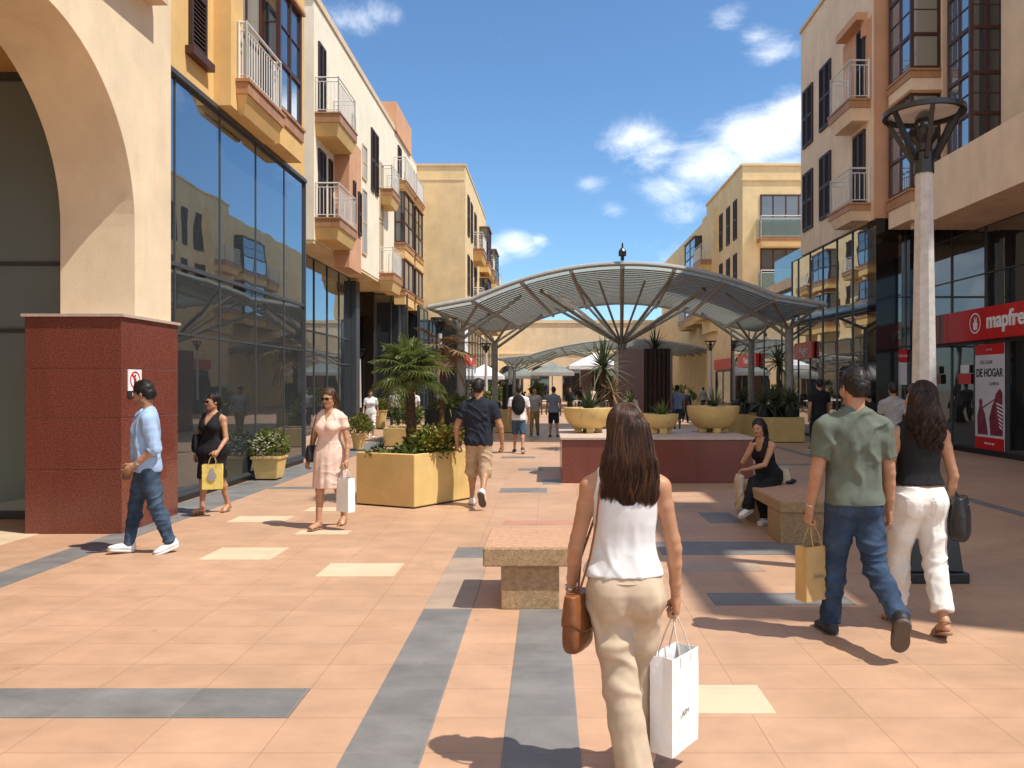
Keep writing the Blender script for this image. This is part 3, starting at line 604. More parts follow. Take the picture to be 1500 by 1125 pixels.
b = MB((10.58,19.85,0),PU,NX); b.lb(-.2,.2,2.0,2.2,.04,.05); b.build('white_panel', M['white_p'], ss)
s2 = thing('hanging_sign', (9.2,20.5,2.4), 'red and white vertical sign on the glass behind the lamp post, between the black piers', 'sign')
b = MB((9.08,20.55,0),PX,NY); b.lb(.0,.3,2.3,2.62,.01,.03); b.build('red_panel', M['red'], s2)
text('lettering','Ahorro',.13,M['white_p'],(9.23,20.515,2.46),PX,(0,0,1),s2,.002,sx=.8)
b = MB((9.08,20.55,0),PX,NY); b.lb(.0,.3,1.7,2.28,.01,.025); b.build('white_panel', M['poster'], s2)

# ------------------------------------------------------------ right low shops and far right building
Rc = thing('shop_row', (10.5,35,0), 'row of dark glazed shops with red fascias on the right behind the canopy posts', 'building')
b = MB(); b.box(9.9,24,27.6,42.3,0,5.6); b.build('core', M['alu'], Rc)
glazing(Rc,(9.85,0,0),Y,NX,[27.7,30.4,33.1,35.8,38.5,42.2],[.1,2.7,5.5],0,'glassR',bar=.05)
for ya,yb,tx in ((29,31.4,'Oca'),(36.5,40,'Viajes')):
    b = MB((9.85,0,0),Y,NX); b.lb(ya,yb,2.55,3.15,.04,.2); b.build('red_fascia', M['red'], Rc)
    text('shop_lettering',tx,.42,M['white_p'],(9.64,(ya+yb)/2,2.85),(0,-1,0),(0,0,1),Rc,.01)
b = MB(); b.box(9.7,24,27.6,42.3,5.6,6.0); b.build('roof_edge', M['tan'], Rc)
b = MB((9.8,0,0),Y,NX); b.lb(27.7,34,6.0,7.0,-.02,0); b.build('terrace_glass', M['railglass'], Rc)
Rd = thing('apartment_block', (14,50,0), 'yellow apartment block on the far right with glass-fronted balconies', 'building')
O = (10.5,42.4,0)
b = MB(); b.box(10.5,30,42.4,52,0,13.5); b.box(11.0,30,52,76,0,13.2); b.box(10.2,10.5,48.5,52,5,12.6); b.build('wall', M['yellow2'], Rd)
b = MB(); b.box(10.42,30,42.32,52.05,13.5,13.62); b.box(10.44,30,42.33,42.398,12.7,12.82); b.build('parapet', M['yellow2'], Rd)
for v in (10.35,7.45,4.6):
    window(Rd,O,PX,NY,.95,4.4,v-.9,v+1.6,0,5,2,'pane','brown',.09)
    balcony(Rd,O,PX,NY,.8,4.6,v-1.3,v-.85,v+.35,.7,'yellow2','glass')
for v in (7,10):
    for u in (43.6,45.3,47.2): shutter(Rd,(10.5,0,0),Y,NX,u,u+.8,v-.2,v+2,0,2)
    balcony(Rd,(10.2,0,0),Y,NX,49,51.4,v-1.2,v-.5,v+.5,.7); bay(Rd,(11,0,0),Y,NX,53,57,v-1.2,v-.5,v+1.7,1.1,[v+.5]); balcony(Rd,(11,0,0),Y,NX,58,61,v-1.2,v-.5,v+.5,.9)
b = MB((10.5,0,0),Y,NX); b.lb(43,49,2.6,3.2,.0,.15); b.build('red_fascia', M['red'], Rd)
glazing(Rd,(10.5,0,0),Y,NX,[43,45,47,49],[.1,2.5],.03,'glassD',bar=.1)

# ------------------------------------------------------------ building closing the street
E = thing('arcaded_building', (2,80,0), 'low cream building with round arches closing the far end of the street', 'building')
b = MB(); b.box(-22,26,76,84,0,7.6); b.build('wall', M['cream'], E)
b = MB(); b.box(-22,26,75.9,76,7.6,7.9); b.box(-22,26,75.93,75.998,4.6,4.75); b.build('cornice', M['cream'], E)
for k in range(9):
    x = -7+k*3.1
    b = MB((x,76,0),PX,NY); b.lprism([(-.9,0),(-.9,2.6)]+[(-.9*math.cos(R(a)),2.6+.9*math.sin(R(a))) for a in range(15,180,15)]+[(.9,2.6),(.9,0)],.0,.03); b.build('arched_opening', M['glassD'], E)
# ------------------------------------------------------------ canopies
def canopy(x, y, rot, H, half, hb, drop, tiplow, L, label, nt=19, posts=(2.3,9.2), mast=None, group='glass street canopies'):
    T = thing('canopy', (x,y,0), label, 'canopy', group)
    ax = Vector((math.sin(rot), math.cos(rot), 0)); lat = Vector((math.cos(rot), -math.sin(rot), 0)); o = Vector((x,y,0))
    k = drop/hb**2
    def hh(s): 
        a = abs(s); return H-k*a*a if a <= hb else H-drop-(a-hb)/(half-hb)*tiplow
    def c(s,t,dz=0): return o+lat*s+ax*t+Vector((0,0,hh(s)+dz))
    ss = sorted(set(list(np.linspace(-hb,hb,29))+[-half,half]))
    gl = MB()
    n = len(ss)
    for t in (0,L):
        pass
    ts = np.linspace(0,L,8)
    for dz in (.05,.065):
        i0 = len(gl.v)
        for t in ts:
            for s in ss: gl.v.append(tuple(c(s,t,dz)))
        for a in range(len(ts)-1):
            for b_ in range(n-1):
                i = i0+a*n+b_; gl.f.append((i,i+1,i+n+1,i+n))
    gl.build('glass_roof', M['roofglass'], T, smooth=False)
    m = MB()
    for t,r in ((0,.055),(L,.05)): m.tube([c(s,t,-.02) for s in ss], r, 8)
    m.tube([c(-half,t_,-.02) for t_ in (0,L)], .06, 8); m.tube([c(half,t_,-.02) for t_ in (0,L)], .06, 8)
    m.build('edge_tube', M['steel'], T)
    for s in (-hb,-hb*.67,-hb*.34,0,hb*.34,hb*.67,hb):
        b = MB(); b.tube([c(s,t_,-.09) for t_ in np.linspace(0,L,6)], .065 if abs(s) in (hb,0) or True else .05, 8); b.build('rib', M['steel'], T)
    b = MB()
    for i in range(nt):
        t = .95+(L-1.0)*i/(nt-1)
        if t > L-.05: continue
        sub = [s for s in ss]
        # flat-topped slats
        for a in range(len(sub)-1):
            p,q = c(sub[a],t-.085,-.03),c(sub[a+1],t-.085,-.03); p2,q2 = c(sub[a],t+.085,-.03),c(sub[a+1],t+.085,-.03)
            d = Vector((0,0,-.02)); b.hexa([p+d,q+d,q2+d,p2+d,p,q,q2,p2])
    b.build('slats', M['steeld'], T)
    for s in (-half*.91, half*.91):
        for t in posts:
            f = o+lat*s+ax*t; top = hh(s)-.55
            b = MB(); b.tube([f+Vector((0,0,.0)), f+Vector((0,0,top))], .125, 12); pst = b.build('post', M['steel'], T)
            b = MB(); b.lathe([(.34,0),(.34,.06),(.3,.1),(.25,.95),(.2,1.0)], tuple(f), 16); b.build('post_base', M['black'], pst)
            for ds,dt in ((-.75,-1.3),(-.75,1.3),(.42,-1.2),(.42,1.2)):
                e = c(max(-half,min(half,s+ds*(1 if s>0 else -1)*1)),t+dt,-.08)
                b = MB(); b.tube([f+Vector((0,0,top-.1)), e], .05, 8); b.build('strut', M['steel'], pst)
            e = c(s*.62,t,-.1); b = MB(); b.tube([f+Vector((0,0,top-.35)), e], .055, 8); b.build('strut', M['steel'], pst)
    if mast:
        mt, mz = mast; f = o+ax*mt+Vector((0,0,mz))
        b = MB(); b.tube([f-Vector((0,0,.5)), f+Vector((0,0,.25))], .14, 12); ms = b.build('mast', M['steel'], T)
        for s_,t_,r,mm in ((-hb*.6,mt-2.6,.075,'pipe'),(hb*.6,mt-2.6,.075,'pipe'),(-hb*.6,mt+3,.06,'steel'),(hb*.6,mt+3,.06,'steel'),(-hb*.34,mt-3.2,.05,'steel'),(hb*.34,mt-3.2,.05,'steel'),(-hb*.34,mt+3.2,.05,'steel'),(hb*.34,mt+3.2,.05,'steel'),
                       (0,mt-4.4,.06,'steel'),(0,mt+4,.05,'steel'),(-hb*.5,mt-.3,.06,'pipe'),(hb*.17,mt-2.5,.04,'steel'),(-hb*.17,mt-2.5,.04,'steel')):
            b = MB(); b.tube([f, c(s_,t_,-.1)], r, 8); b.build('strut', M[mm], ms)
        b = MB(); q = c(0,0,.08); b.lathe([(.05,0),(.05,.12),(.11,.13),(.11,.26),(.07,.33),(.03,.36),(.02,.5)], tuple(q), 12); b.build('finial_lamp', M['black'], T)
    return T
canopy(2.1,22.2,R(5.1),5.13,5.6,4.28,.96,.23,10.9,'large arched glass canopy with steel slats spanning the street over the red granite block',25,mast=(5.2,3.1))
canopy(5.3,52,R(3),4.68,8.8,6.6,1.05,.2,14,'smaller looking arched canopy further down the street behind the large one',16,posts=(1.5,4.5,7.5,11),mast=(8,3.1))

# ------------------------------------------------------------ granite wall, tower
wl = thing('planter_wall', (1.9,14.8,0), 'low red granite wall with pale capping carrying the bowl planters', 'wall')
b = MB(); b.box(.24,3.55,13.6,16.1,0,.75); b.build('wall_block', M['granite'], wl, bevel=.008)
b = MB(); b.box(.21,3.58,13.57,16.13,.752,.795); b.build('capping', M['granitecap'], wl, bevel=.006)
def tower(x0,x1,y0,h,label):
    t = thing('granite_block', ((x0+x1)/2,y0+.9,0), label, 'monument', 'granite blocks under the canopies')
    b = MB(); b.box(x0,x1,y0,y0+1.9,0,h); b.build('block', M['granite'], t, bevel=.01)
    b = MB(); xm = x0+(x1-x0)*.47
    for k in range(6):
        a = xm+(x1-.08-xm)*k/6; w = (x1-.08-xm)/6
        b.tube([(a+w*.5,y0-.02,.0),(a+w*.5,y0-.02,h+.02)], w*.48, 10)
    b.build('dark_fluted_panel', M['darkpanel'], t)
tower(2.42,4.28,27,2.92,'tall red granite block with dark fluted panel at the centre of the large canopy')
tower(2.6,4.6,63,2.92,'distant red granite block under the second canopy')

# ------------------------------------------------------------ stone benches
def bench(x0,x1,y0,y1,h,th,legs,label):
    t = thing('stone_bench', ((x0+x1)/2,(y0+y1)/2,0), label, 'bench', 'stone benches')
    b = MB(); b.box(x0,x1,y0,y1,h-th,h); b.build('seat', M['stone'], t, bevel=.012)
    b = MB(); b.box(x0+.012,x1-.012,y0+.012,y1-.012,h,h+.003); b.build('polished_top', M['stonetop'], t)
    for a in legs:
        b = MB(); b.box(*a,0,h-th-.001); b.build('leg', M['stone'], t, bevel=.008)
bench(-.495,.225,5.94,6.79,.477,.142,[(-.36,.085,5.985,6.72)],'square tan stone bench in the sun beside the walking woman in white')
bench(2.49,3.12,8.42,10.45,.455,.12,[(2.5,3.1,8.44,8.95),(2.5,3.1,9.9,10.4)],'long tan stone bench in the shade with a woman sitting on it')

# ------------------------------------------------------------ lamps
def lamp(x,y,s,label,full=True):
    t = thing('street_lamp', (x,y,0), label, 'street lamp', 'black topped street lamps')
    def q(r,z): return (r*s,z*s)
    b = MB(); b.box(x-.27*s,x+.27*s,y-.27*s,y+.27*s,0,.09*s)
    z0,z1,a0,a1 = .09*s,.80*s,.235*s,.165*s
    b.hexa([(x-a0,y-a0,z0),(x+a0,y-a0,z0),(x+a0,y+a0,z0),(x-a0,y+a0,z0),(x-a1,y-a1,z1),(x+a1,y-a1,z1),(x+a1,y+a1,z1),(x-a1,y+a1,z1)])
    b.build('base', M['black'], t, bevel=.012*s)
    b = MB(); b.lathe([q(.122,.78),q(.074,3.64)], (x,y,0), 8); b.build('pole', M['concrete'], t)
    b = MB(); b.lathe([q(.085,3.6),q(.085,3.78),q(.07,3.8),q(.07,3.86),q(.115,3.92),q(.135,3.98),q(.05,4.0)], (x,y,0), 20); hd = b.build('head_cup', M['black'], t)
    b = MB(); b.lathe([q(.345,4.115),q(.345,4.16),q(.305,4.17),q(.300,4.12),q(.345,4.115)], (x,y,0), 40, False); b.build('ring', M['black'], hd)
    b = MB(); b.lathe([q(.299,4.15),q(.0,4.165),q(.0,4.17),q(.30,4.158)], (x,y,0), 40, False); b.build('reflector', M['white_p'], hd)
    b = MB(); b.lathe([q(.055,4.0),q(.075,4.04),q(.075,4.1),q(.05,4.14)], (x,y,0), 16); b.build('bulb_glass', M['pane'], hd)
    for k in range(6):
        a = k*math.pi/3+.3; d = Vector((math.cos(a),math.sin(a),0)); u = Vector((-d.y,d.x,0))*.018*s
        p0 = Vector((x,y,3.72*s))+d*.085*s; p1 = Vector((x,y,4.13*s))+d*.325*s
        bb = MB(); w = d*.022*s; bb.hexa([p0-u-w,p0+u-w,p0+u+w*1.6,p0-u+w*1.6,p1-u-w,p1+u-w,p1+u+w*.6,p1-u+w*.6]); bb.build('strut', M['black'], hd)
lamp(3.36,7.02,1.0,'tall street lamp with pale concrete pole and black ring head nearest the camera')
lamp(-3.72,47,1.0,'distant street lamp with white pole left of the canopy, behind the man in navy')
lamp(-8.7,36.2,.80,'street lamp with white pole in front of the left black shop fronts')
lamp(-4.0,29,1.0,'street lamp rising behind the dry palm at the left edge of the canopy')
lamp(9.2,44.5,1.0,'street lamp with white pole far away on the right side of the street')

# ------------------------------------------------------------ plants
def rosette(name, c, n, L, w, mat_, parent=None, seed=1, up=(8,75), droop=.35, trunk=0):
    rnd = random.Random(seed); b = MB(); c = Vector(c)
    for i in range(n):
        az = i*2.39996+rnd.uniform(-.2,.2); el = R(up[0]+(up[1]-up[0])*((i+.5)/n)**.9+rnd.uniform(-6,6)); l = L*rnd.uniform(.75,1.1)
        d = Vector((math.cos(az)*math.cos(el),math.sin(az)*math.cos(el),math.sin(el))); side = Vector((-math.sin(az),math.cos(az),0))
        i0 = len(b.v); K = 6
        for k in range(K+1):
            q = k/K; p = c+d*l*q+Vector((0,0,-droop*l*q*q*math.cos(el)))
            ww = w*(1-q)**.7*(.65+.9*q*(1-q)*2) if k < K else .001
            nrm = side.cross(d).normalized()
            b.v += [tuple(p-side*ww), tuple(p-nrm*ww*.35), tuple(p+side*ww)]
        for k in range(K):
            a = i0+k*3; b.f += [(a,a+1,a+4,a+3),(a+1,a+2,a+5,a+4)]
    return b.build(name, M[mat_], parent, norm=False, smooth=True)
def bush(name, c, rad, n, size, mat_, parent=None, seed=1, flat=1.0, shape=None):
    rnd = random.Random(seed); b = MB(); c = Vector(c)
    cl = [Vector((rnd.gauss(0,.45)*rad[0],rnd.gauss(0,.45)*rad[1],rnd.gauss(.1,.4)*rad[2])) for _ in range(max(6,n//60))]
    for i in range(n):
        p = cl[rnd.randrange(len(cl))]+Vector((rnd.gauss(0,.24)*rad[0],rnd.gauss(0,.24)*rad[1],rnd.gauss(0,.24)*rad[2]))
        e = math.sqrt((p.x/rad[0])**2+(p.y/rad[1])**2+(p.z/rad[2])**2)
        if e > 1.15: p *= 1.1/e*rnd.uniform(.8,1)
        if p.z < -rad[2]*.55: p.z = -rad[2]*.55*rnd.random()
        d = (p*1.0+Vector((rnd.gauss(0,.6)*rad[0],rnd.gauss(0,.6)*rad[1],rnd.gauss(.4,.6)*rad[2]))).normalized()
        s = d.cross(Vector((rnd.gauss(0,1),rnd.gauss(0,1),rnd.gauss(0,1)))).normalized(); l = size*rnd.uniform(.6,1.35); w = l*.28*flat
        q = c+p; m_ = q+d*l*.5+Vector((0,0,.06*l)); e_ = q+d*l
        i0 = len(b.v); b.v += [tuple(q),tuple(m_-s*w),tuple(e_),tuple(m_+s*w)]; b.f += [(i0,i0+1,i0+2),(i0,i0+2,i0+3)]
    return b.build(name, M[mat_], parent, norm=False)
def blooms(name, c, rad, n, size, mat_, parent, seed=3):
    rnd = random.Random(seed); b = MB(); c = Vector(c)
    for i in range(n):
        az = rnd.uniform(0,2*math.pi); z = rnd.uniform(-.15,1); r = math.sqrt(max(0,1-z*z))*rnd.uniform(.85,1.12)
        p = c+Vector((math.cos(az)*r*rad[0],math.sin(az)*r*rad[1],z*rad[2]*rnd.uniform(.85,1.1)))
        for k in range(5):
            a = 2*math.pi*k/5+rnd.random(); t = Vector((math.cos(a),math.sin(a),rnd.uniform(-.2,.6)))*size; s = Vector((-math.sin(a),math.cos(a),.2))*size*.5
            i0 = len(b.v); b.v += [tuple(p),tuple(p+t*.6+s),tuple(p+t),tuple(p+t*.6-s)]; b.f.append((i0,i0+1,i0+2,i0+3))
    return b.build(name, M[mat_], parent, norm=False)
def fan_leaf(b, base, d, plen, size, rnd, nseg=26, spread=150):
    """petiole and pleated fan"""
    d = d.normalized(); up = Vector((0,0,1)); side = d.cross(up)
    side = side.normalized() if side.length > .01 else Vector((1,0,0)); nrm = side.cross(d).normalized()
    mid = base+d*plen*.55+Vector((0,0,.05*plen)); hub = base+d*plen-Vector((0,0,.10*plen))
    b.tube([base,mid,hub], [.012,.009,.007], 5, False)
    dd = (hub-mid).normalized(); nrm = side.cross(dd).normalized()
    for k in range(nseg):
        a = R(-spread+2*spread*k/(nseg-1)); v = dd*math.cos(a)+side*math.sin(a)
        l = size*(.62+.38*math.cos(a*.55))*rnd.uniform(.86,1.08); dr = rnd.uniform(.14,.34)*l
        t = nrm.cross(v).normalized(); w = size*.036
        i0 = len(b.v); K = 4
        for q in (.05,.4,.72,1.0):
            p = hub+v*l*q+nrm*(.16*l*q*(1-q))-Vector((0,0,dr*q**2.6)); ww = w*(.35+1.5*q if q < .5 else 1.1*(1.02-q)/.52)
            b.v += [tuple(p-t*ww+nrm*.006),tuple(p-nrm*.006),tuple(p+t*ww+nrm*.006)]
        for j in range(K-1):
            q = i0+3*j; b.f += [(q,q+1,q+4,q+3),(q+1,q+2,q+5,q+4)]
def palm(x,y,z0,h,n,size,label,mat_='palm',seed=4,lean=(0,0),r=.075,el0=-35,el1=80):
    t = thing('fan_palm', (x,y,z0), label, 'palm tree'); rnd = random.Random(seed)
    b = MB(); pts = []; rs = []
    for k in range(22):
        q = k/21; pts.append((x+lean[0]*q+rnd.uniform(-.004,.004),y+lean[1]*q,z0+h*q)); rs.append(r*(1.15-.3*q)*(1.13 if k%2 else .93))
    b.tube(pts,rs,12)
    for k in range(60):
        q = rnd.uniform(.05,1); a = rnd.uniform(0,6.28); p = Vector((x+lean[0]*q,y+lean[1]*q,z0+h*q)); d = Vector((math.cos(a),math.sin(a),.9)); s = Vector((-d.y,d.x,0))*.018
        p += Vector((d.x,d.y,0))*r*.9; i0 = len(b.v); b.v += [tuple(p-s),tuple(p+s),tuple(p+d*.05)]; b.f.append((i0,i0+1,i0+2))
    b.build('trunk', M['trunk'], t)
    top = Vector((x+lean[0],y+lean[1],z0+h)); b = MB()
    for i in range(n):
        az = i*2.39996+rnd.uniform(-.3,.3); el = R(el0+(el1-el0)*(i+.5)/n+rnd.uniform(-8,8))
        d = Vector((math.cos(az)*math.cos(el),math.sin(az)*math.cos(el),math.sin(el)))
        fan_leaf(b, top+Vector((0,0,.03)), d, size*rnd.uniform(.85,1.1), size*rnd.uniform(.8,1.05), rnd)
    b.build('crown', M[mat_], t, norm=False)
    return t
def planter_box(poly, h, label, m='planter', t=.07, name='planter_box', grp=None):
    cx = sum(p[0] for p in poly)/len(poly); cy = sum(p[1] for p in poly)/len(poly)
    T = thing(name, (cx,cy,0), label, 'planter', grp); n = len(poly); b = MB()
    inn = [(cx+(p[0]-cx)*(1-t*1.6),cy+(p[1]-cy)*(1-t*1.6)) for p in poly]
    b.v += [(x_,y_,.02) for x_,y_ in poly]+[(x_,y_,h) for x_,y_ in poly]+[(x_,y_,h) for x_,y_ in inn]+[(x_,y_,h-.12) for x_,y_ in inn]
    for k in range(n):
        j = (k+1)%n; b.f += [(k,j,n+j,n+k),(n+k,n+j,2*n+j,2*n+k),(2*n+k,2*n+j,3*n+j,3*n+k)]
    b.f.append(tuple(range(n-1,-1,-1))); b.build('box', M[m], T, bevel=.012)
    b = MB(); b.prism([(cx+(p[0]-cx)*1.01,cy+(p[1]-cy)*1.01) for p in inn], h-.3, h-.09); b.build('soil', M['soil'], T)
    b = MB(); b.prism([(cx+(p[0]-cx)*.98,cy+(p[1]-cy)*.98) for p in poly], 0, .021); b.build('foot', M['soil'], T)
    return T
# big ochre planter with the green palm
planter_box([(-2.74,11.2),(-1.84,10.8),(-1.15,11.75),(-2.05,12.2)], .75, 'large ochre planter box with green fan palm left of the man in navy')
palm(-2.0,11.55,.62,1.24,36,.335,'green fan palm growing in the large ochre planter',seed=5,lean=(-.04,.0),r=.072,el0=-30,el1=85)
bu = tag(bush('flowering_shrub',(-1.72,11.5,.82),(.36,.40,.30),1500,.085,'leaf',seed=2),'mixed yellow and green flowering shrub on the right of the ochre planter','shrub')
bush('yellow_foliage',(-1.62,11.45,.92),(.34,.36,.26),900,.075,'leafy',bu,3)
tag(rosette('spiky_plant',(-2.42,11.35,.70),46,.34,.012,'agave',None,8,(15,80),.4),'dark spiky grass plant on the left of the ochre planter','plant')
tag(bush('ground_shrub',(-2.15,11.22,.72),(.42,.16,.13),700,.07,'leaf',seed=12),'low green shrub along the front rim of the ochre planter','shrub')
tag(rosette('small_agave',(-1.95,11.1,.70),26,.22,.018,'agavel',None,9,(15,70),.3),'pale green agave at the front corner of the ochre planter','plant')
# flower pots along the left glass
def pot(x,y,w,h,label,plabel,fm,seed,br=.3,square=True,bloom=60):
    t = thing('flower_pot', (x,y,0), label, 'flower pot', 'flower pots along the left shops')
    b = MB(); a = w/2; c = a*.8
    if square:
        b.hexa([(x-c,y-c,.03),(x+c,y-c,.03),(x+c,y+c,.03),(x-c,y+c,.03),(x-a,y-a,h-.05),(x+a,y-a,h-.05),(x+a,y+a,h-.05),(x-a,y+a,h-.05)])
    else: b.lathe([(c*.75,.02),(a*.93,h-.05)],(x,y,0),20)
    b.build('body', M['planter'], t, bevel=.01)
    b = MB()
    if square: b.box(x-a-.02,x+a+.02,y-a-.02,y+a+.02,h-.048,h)
    else: b.lathe([(a,h-.05),(a*1.03,h),(a*.9,h),(a*.88,h-.03)],(x,y,0),20)
    b.build('rim', M['planter'], t, bevel=.006)
    b = MB(); b.box(x-c*.8,x+c*.8,y-c*.8,y+c*.8,0,.03); b.build('foot', M['soil'], t)
    p = bush('potted_shrub',(x,y,h+br*.55),(br,br,br*.85),1100,.075,'leaf',seed=seed); tag(p,plabel,'shrub')
    blooms('blossom',(x,y,h+br*.5),(br*.95,br*.95,br*.85),bloom*2,.022,fm,p,seed)
pot(-5.02,14.15,.47,.43,'square ochre flower pot beside the blue glass behind the woman in black','white flowering shrub in the square pot beside the blue glass','flower',21,.30,True,110)
pot(-4.9,20.3,.40,.45,'round tapered ochre flower pot behind the woman in the pink dress','yellow and green shrub in the round pot behind the pink dress','petal',22,.33,False,40)
pot(-6.45,30.2,.55,.72,'distant ochre flower pot behind the couple in white tops','small yellow green shrub in the distant ochre pot','petal',23,.32,False,20)
# planters further back on the left
planter_box([(-4.5,21.4),(-3.3,21.2),(-3.2,22.4),(-4.4,22.6)], .52, 'low buff planter box behind the large ochre planter', 'planter2')
tag(bush('round_shrub',(-3.95,21.8,.85),(.42,.4,.45),900,.1,'leaf',seed=31),'dark green shrub in the low buff planter behind the palm','shrub')
planter_box([(-3.85,24.4),(-2.6,24.4),(-2.6,25.4),(-3.85,25.4)], .95, 'dark green planter box behind the dry palm', 'black')
tag(bush('hedge_shrub',(-3.2,24.8,1.12),(.55,.42,.3),1200,.1,'leaf',seed=32),'clipped green shrub filling the dark planter box','shrub')
palm(-3.15,23.3,0,2.75,13,.62,'dried brown palm with bare stem in front of the lamp','palmdry',seed=14,r=.075,el0=-50,el1=60)
tag(rosette('agave',(-3.0,23.6,1.0),30,.8,.03,'agavel',None,33,(5,75),.5),'green spiky plant at the foot of the dry palm','plant')
planter_box([(-1.85,27.6),(-1.1,27.6),(-1.1,28.6),(-1.85,28.6)], .82, 'small buff planter box behind the man in navy shirt', 'planter2')
b = MB(); b.lathe([(.2,.8),(.17,1.7),(.12,1.76)],(-1.45,28,0),14); tag(b.build('tall_black_pot', M['black'], None),'tall black conical pot standing in the small buff planter','pot')
# bowls on the red wall
def bowl(x,y,r,h,z,label,pl,n,L,w,mm,seed):
    t = thing('bowl_planter', (x,y,z), label, 'planter', 'bowl planters on the granite wall')
    b = MB(); pr = [(r*.42,.075)]
    for q in np.linspace(0,1,12): pr.append((r*(.45+.55*math.sin(q*math.pi/2)**.9), .075+(h-.075)*(1-math.cos(q*math.pi/2))**.85))
    pr += [(r*1.0,h+.012),(r*.93,h+.012),(r*.88,h-.07),(0,h-.08)]
    b.lathe(pr,(x,y,z),48); b.build('bowl', M['planter'], t, smooth=True)
    b = MB(); b.lathe([(r*.87,h-.075),(0,h-.05)],(x,y,z),32); b.build('soil', M['soil'], t)
    for k in range(4):
        a = k*math.pi/2-math.pi/2+.12; dx,dy = math.cos(a)*r*.42,math.sin(a)*r*.42
        b = MB(); b.box(x+dx-.07,x+dx+.07,y+dy-.07,y+dy+.07,z,z+.13); b.build('foot', M['planter'], t, bevel=.008)
    tag(rosette('agave',(x+.02,y,z+h-.05),n,L,w,mm,None,seed,(2,80),.35),pl,'plant')
bowl(.765,15.0,.47,.46,.797,'large ochre bowl planter at the left end of the granite wall','green yucca in the left ochre bowl, wide spiky leaves',74,.60,.022,'agave',41)
bowl(2.12,14.75,.33,.35,.797,'small ochre bowl planter in the middle of the granite wall, above the woman in white','lime green agave in the middle ochre bowl',54,.42,.022,'agavel',42)
bowl(3.17,15.1,.50,.49,.797,'large ochre bowl planter at the right end of the granite wall','dark thin yucca in the right ochre bowl',40,.58,.016,'agave',43)
# yuccas behind the wall and on the granite block
def yucca(x,y,z,h,n,L,w,mm,label,seed,r=.07):
    t = thing('yucca', (x,y,z), label, 'plant')
    b = MB(); rnd = random.Random(seed); b.tube([(x+rnd.uniform(-.03,.03),y,z+h*k/8) for k in range(9)],[r*(1.2-.3*k/8)*(1.1 if k%2 else .95) for k in range(9)],10); b.build('trunk', M['trunk'], t)
    rosette('leaves',(x,y,z+h),n,L,w,mm,t,seed,(-30,85),.3); return t
yucca(1.42,20.4,0,2.15,90,.98,.034,'agave','tall yucca with stiff grey green leaves left of the granite block',51)
yucca(1.62,20.1,0,1.5,40,.62,.025,'palmdry','dry twisted yucca stem beside the tall yucca',52)
yucca(2.02,19.2,0,1.25,44,.42,.02,'agavel','yellow green spiky plant behind the small middle bowl',53)
yucca(3.75,27.6,2.9,.06,56,1.0,.035,'agave','agave growing on top of the tall granite block',54)
tag(rosette('agave',(2.55,27.4,2.9),30,.5,.03,'agave',None,55,(10,70),.3),'small agave on the left top of the granite block','plant')
# buff planters on the right, in the shade
planter_box([(6.24,23.0),(7.52,23.0),(7.52,24.9),(6.24,24.9)], .74, 'buff planter box full of dark cycads in the shade on the right', 'planter2')
planter_box([(6.1,25.6),(7.4,25.6),(7.4,27),(6.1,27)], .74, 'second buff planter box just behind the cycad planter', 'planter2')
for k,(x,y,h) in enumerate(((6.55,23.9,1.05),(7.0,24.2,1.0),(7.3,23.7,1.1),(6.5,26.2,1.1))):
    t = thing('cycad', (x,y,.6), ('dark cycad at the left of the shaded planter','dark cycad in the middle of the shaded planter','dark cycad at the right of the shaded planter, by the post','dark cycad in the second shaded planter behind')[k], 'plant', 'cycads in the shaded planters')
    b = MB(); b.lathe([(.16,.62),(.2,.66),(.2,h),(.05,h+.05)],(x,y,0),14); b.build('trunk', M['black'], t)
    rosette('leaves',(x,y,h+.05),56,.78,.035,'agave',t,60+k,(-15,80),.45)
yucca(7.15,24.4,.6,1.75,60,.8,.03,'agave','tall dark yucca rising from the shaded planter between the canopy posts',66)

# ------------------------------------------------------------ pavement café far down the street
def parasol(x,y,r,h,label):
    t = thing('parasol',(x,y,0),label,'parasol','white café parasols')
    b = MB(); b.tube([(x,y,0),(x,y,h)],.035,8); b.build('pole', M['rail'], t)
    b = MB(); n = 4; pt = [(x+r*math.cos(math.pi/4+k*math.pi/2),y+r*math.sin(math.pi/4+k*math.pi/2)) for k in range(n)]
    i = len(b.v); b.v += [(x,y,h+.05)]+[(px,py,h-.75) for px,py in pt]+[(px,py,h-.98) for px,py in pt]
    for k in range(n): j = (k+1)%n; b.f += [(i,i+1+k,i+1+j),(i+1+k,i+5+k,i+5+j,i+1+j)]
    b.build('canopy_cloth', M['white_p'], t)
    b = MB(); b.lathe([(.35,0),(.35,.08),(.1,.12)],(x,y,0),14); b.build('base', M['black'], t)
for k,(x,y,r,h) in enumerate(((2.9,49,2.3,3.6),(.3,57,2.2,3.3),(-2.2,60,2.0,3.1),(5.9,56,2.3,3.3),(-4.2,52,1.8,3.0))):
    parasol(x,y,r,h,('white café parasol nearest the granite blocks in the far centre','white café parasol in the far centre of the street','small white café parasol left of the far centre','white café parasol on the far right of the centre','white café parasol beside the left far shops')[k])
def cafe_table(x,y,label):
    t = thing('cafe_table',(x,y,0),label,'table','café tables')
    b = MB(); b.lathe([(.38,.70),(.38,.73)],(x,y,0),20); b.build('table_top', M['white_p'], t)
    b = MB(); b.lathe([(.22,0),(.2,.03),(.03,.06),(.03,.70)],(x,y,0),12); b.build('pedestal', M['black'], t)
